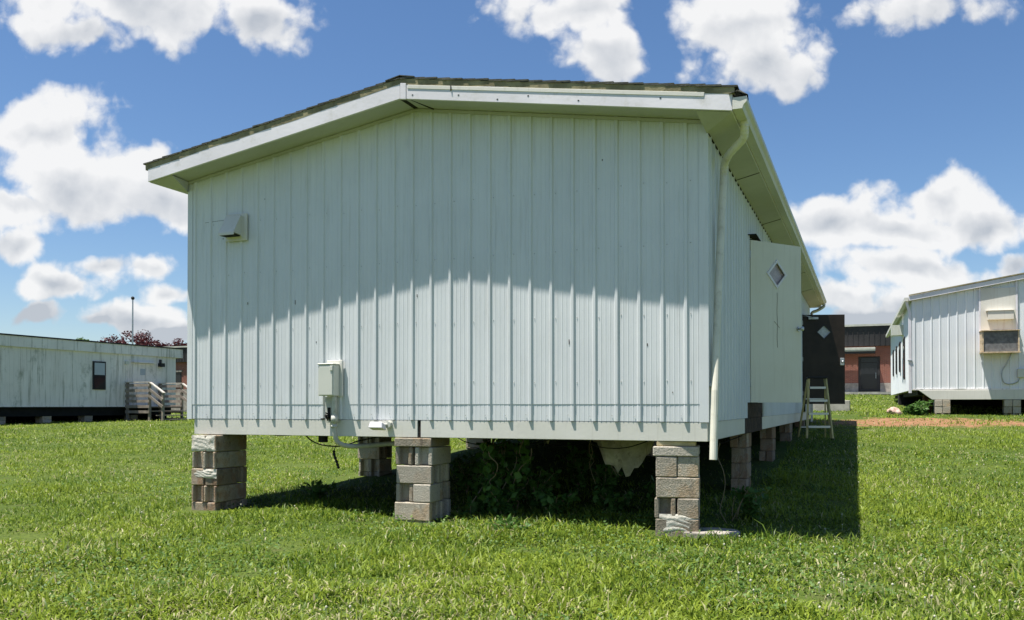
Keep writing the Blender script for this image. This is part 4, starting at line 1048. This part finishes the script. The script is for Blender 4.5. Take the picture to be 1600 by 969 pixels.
# low clover leaves filling between the blades, in patches
rng = np.random.default_rng(78)
n = 30000; Y = 4.6+11*rng.random(n)**1.5; X = rng.uniform(-1,1,n)*(.6*Y+1.2)
bx, by = tobld(X,Y); kk = (fnoise(X,Y,1.5,20)+.5*fnoise(X,Y,4,21) > .05) & ~((bx > -W) & (bx < 0) & (by > .8))
X, Y = X[kk], Y[kk]
o = leaf_cloud('clover_leaves', np.stack([X,Y,ground_z(X,Y)+rng.uniform(.035,.085,len(X))],1), np.full(len(X),.026), M['clover_leaf'], None, 1.0, None, up=1.2)
tag(o, 'patches of low clover leaves growing among the lawn grass', 'ground cover', kind='stuff')
rng = np.random.default_rng(12)
make_grass()

# ================================================================== SUN, SKY, CAMERA
sd = Vector((.2865,.0962,-1.0)).normalized()
sl = bpy.data.lights.new('sun', 'SUN'); sl.energy = 5.0; sl.angle = R(.53); sl.color = (1,.955,.88)
so = bpy.data.objects.new('sun', sl); col.objects.link(so); so.rotation_euler = sd.to_track_quat('-Z','Y').to_euler(); so.location = (-10,-5,30)
to = -sd
elev = math.asin(to.z); azim = math.atan2(to.x, to.y)      # azimuth from +Y towards +X
w = bpy.data.worlds.new('World'); sc.world = w; w.use_nodes = True
nt = NT(w.node_tree); bg = nt.n['Background']
sky = nt.node('ShaderNodeTexSky', sky_type='NISHITA'); sky.sun_disc = False; sky.sun_elevation = elev; sky.sun_rotation = azim
sky.air_density = 1.0; sky.dust_density = .5; sky.ozone_density = 2.0; sky.altitude = 100
D = nt.node('ShaderNodeTexCoord').outputs['Generated']
sx = nt.node('ShaderNodeSeparateXYZ'); nt.put(sx.inputs[0], D)
ay = nt.math('MAXIMUM', nt.math('ABSOLUTE', sx.outputs[1]), .02)
cq = nt.node('ShaderNodeCombineXYZ'); nt.put(cq.inputs[0], nt.math('DIVIDE', sx.outputs[0], ay)); nt.put(cq.inputs[1], nt.math('DIVIDE', sx.outputs[2], ay))
q = cq.outputs[0]
def warp(qv, amp, scale):
    n = nt.node('ShaderNodeTexNoise', noise_dimensions='2D'); nt.put(n.inputs['Vector'], qv); n.inputs['Scale'].default_value = scale; n.inputs['Detail'].default_value = 3
    return nt.vmath('ADD', qv, nt.vmath('SCALE', nt.vmath('SUBTRACT', n.outputs['Color'], (.5,.5,.5)), amp))
CL = [ # cloud centres and radii as tangents of bearing and elevation
 (190,-5,270,82),(130,55,100,42),(400,40,75,45),
 (75,210,130,80),(110,290,175,80),(235,315,95,60),(20,330,120,42),
 (25,388,64,32),(95,442,78,34),(158,410,64,26),(240,420,58,26),(60,490,60,18),(215,495,85,30),(262,455,45,22),
 (905,5,125,55),(935,70,95,66),(1165,40,140,78),(1190,100,90,50),(1465,10,120,48),
 (1485,310,90,55),(1320,345,90,44),(1555,345,100,50),(1400,365,130,30),
 (1420,430,130,40),(1590,405,40,28),(1320,470,110,32),(1440,485,120,28),(1370,505,120,18),(275,520,70,22),(165,500,40,16)]
def field(qv):
    res = None
    for x, y, rx, ry in CL:
        c = ((x-800)/1383, (634.5-y)/1383, 0)
        dd = nt.vmath('LENGTH', nt.vmath('MULTIPLY', nt.vmath('SUBTRACT', qv, c), (1383/rx, 1383/ry, 0)))
        if res is None: res = dd
        else:
            n = nt.node('ShaderNodeMath', operation='SMOOTH_MIN'); nt.put(n.inputs[0], res); nt.put(n.inputs[1], dd); n.inputs[2].default_value = .25; res = n.outputs[0]
    return nt.math('SUBTRACT', 1, res)
qw = warp(warp(q, .05, 7), .016, 30)
F = field(qw)
q3 = warp(q, .012, 40)
def noise2(qv, scale, detail, rough):
    n = nt.node('ShaderNodeTexNoise', noise_dimensions='2D'); nt.put(n.inputs['Vector'], qv); n.inputs['Scale'].default_value = scale
    n.inputs['Detail'].default_value = detail; n.inputs['Roughness'].default_value = rough; return n.outputs['Fac']
def billow(qv):
    v = nt.node('ShaderNodeTexVoronoi', feature='F1', voronoi_dimensions='2D'); nt.put(v.inputs['Vector'], qv); v.inputs['Scale'].default_value = 12
    v.inputs['Detail'].default_value = 3; v.inputs['Roughness'].default_value = .5
    lump = nt.math('SUBTRACT', .95, v.outputs['Distance'])
    return nt.math('ADD', nt.math('MULTIPLY', lump, .42), nt.math('MULTIPLY', noise2(qv, 9, 11, .6), .75))
n1 = billow(q3); n2 = billow(nt.vmath('ADD', q3, (-.005,.013,0)))
thick = nt.math('ADD', F, nt.math('MULTIPLY', nt.math('SUBTRACT', n1, .465), 1.95))
dens = nt.ramp(thick, -.10, .38)
emb = nt.math('MULTIPLY', nt.math('SUBTRACT', n1, n2), 2.2)
Fl = field(nt.vmath('ADD', qw, (.008,-.030,0)))
low = nt.math('SUBTRACT', F, Fl)
shade = nt.math('ADD', nt.math('ADD', nt.math('MULTIPLY', low, .62), nt.math('MULTIPLY', nt.ramp(thick, .3, 1.3), .40)), nt.math('MULTIPLY', emb, -.6))
shade = nt.ramp(shade, .08, .95, 0, 1, False)
ccol = nt.mix(shade, (9.6,9.6,9.6), (5.3,5.7,6.3))
hs = nt.node('ShaderNodeHueSaturation'); nt.put(hs.inputs['Color'], sky.outputs[0]); hs.inputs['Saturation'].default_value = 1.14; hs.inputs['Value'].default_value = 1.0
nt.put(bg.inputs[0], nt.mix(nt.math('MULTIPLY', dens, .96), nt.mix(1, hs.outputs[0], (1.20,1.25,1.34), 'MULTIPLY'), ccol)); bg.inputs[1].default_value = .05

cam = bpy.data.cameras.new('camera'); co_ = bpy.data.objects.new('camera', cam); col.objects.link(co_)
co_.location = (0,0,CAM_Z); co_.rotation_euler = (R(90+.67), 0, 0)
cam.sensor_width = 36; cam.lens = 36*1382.9/1600; cam.shift_y = (618.3-484.5)/1600; cam.clip_end = 3000; cam.clip_start = .05
sc.camera = co_
vs_ = sc.view_settings; vs_.view_transform = 'Standard'; vs_.look = 'None'; vs_.exposure = .97; vs_.gamma = 1
sc.cycles.max_bounces = 6; sc.cycles.use_denoising = True
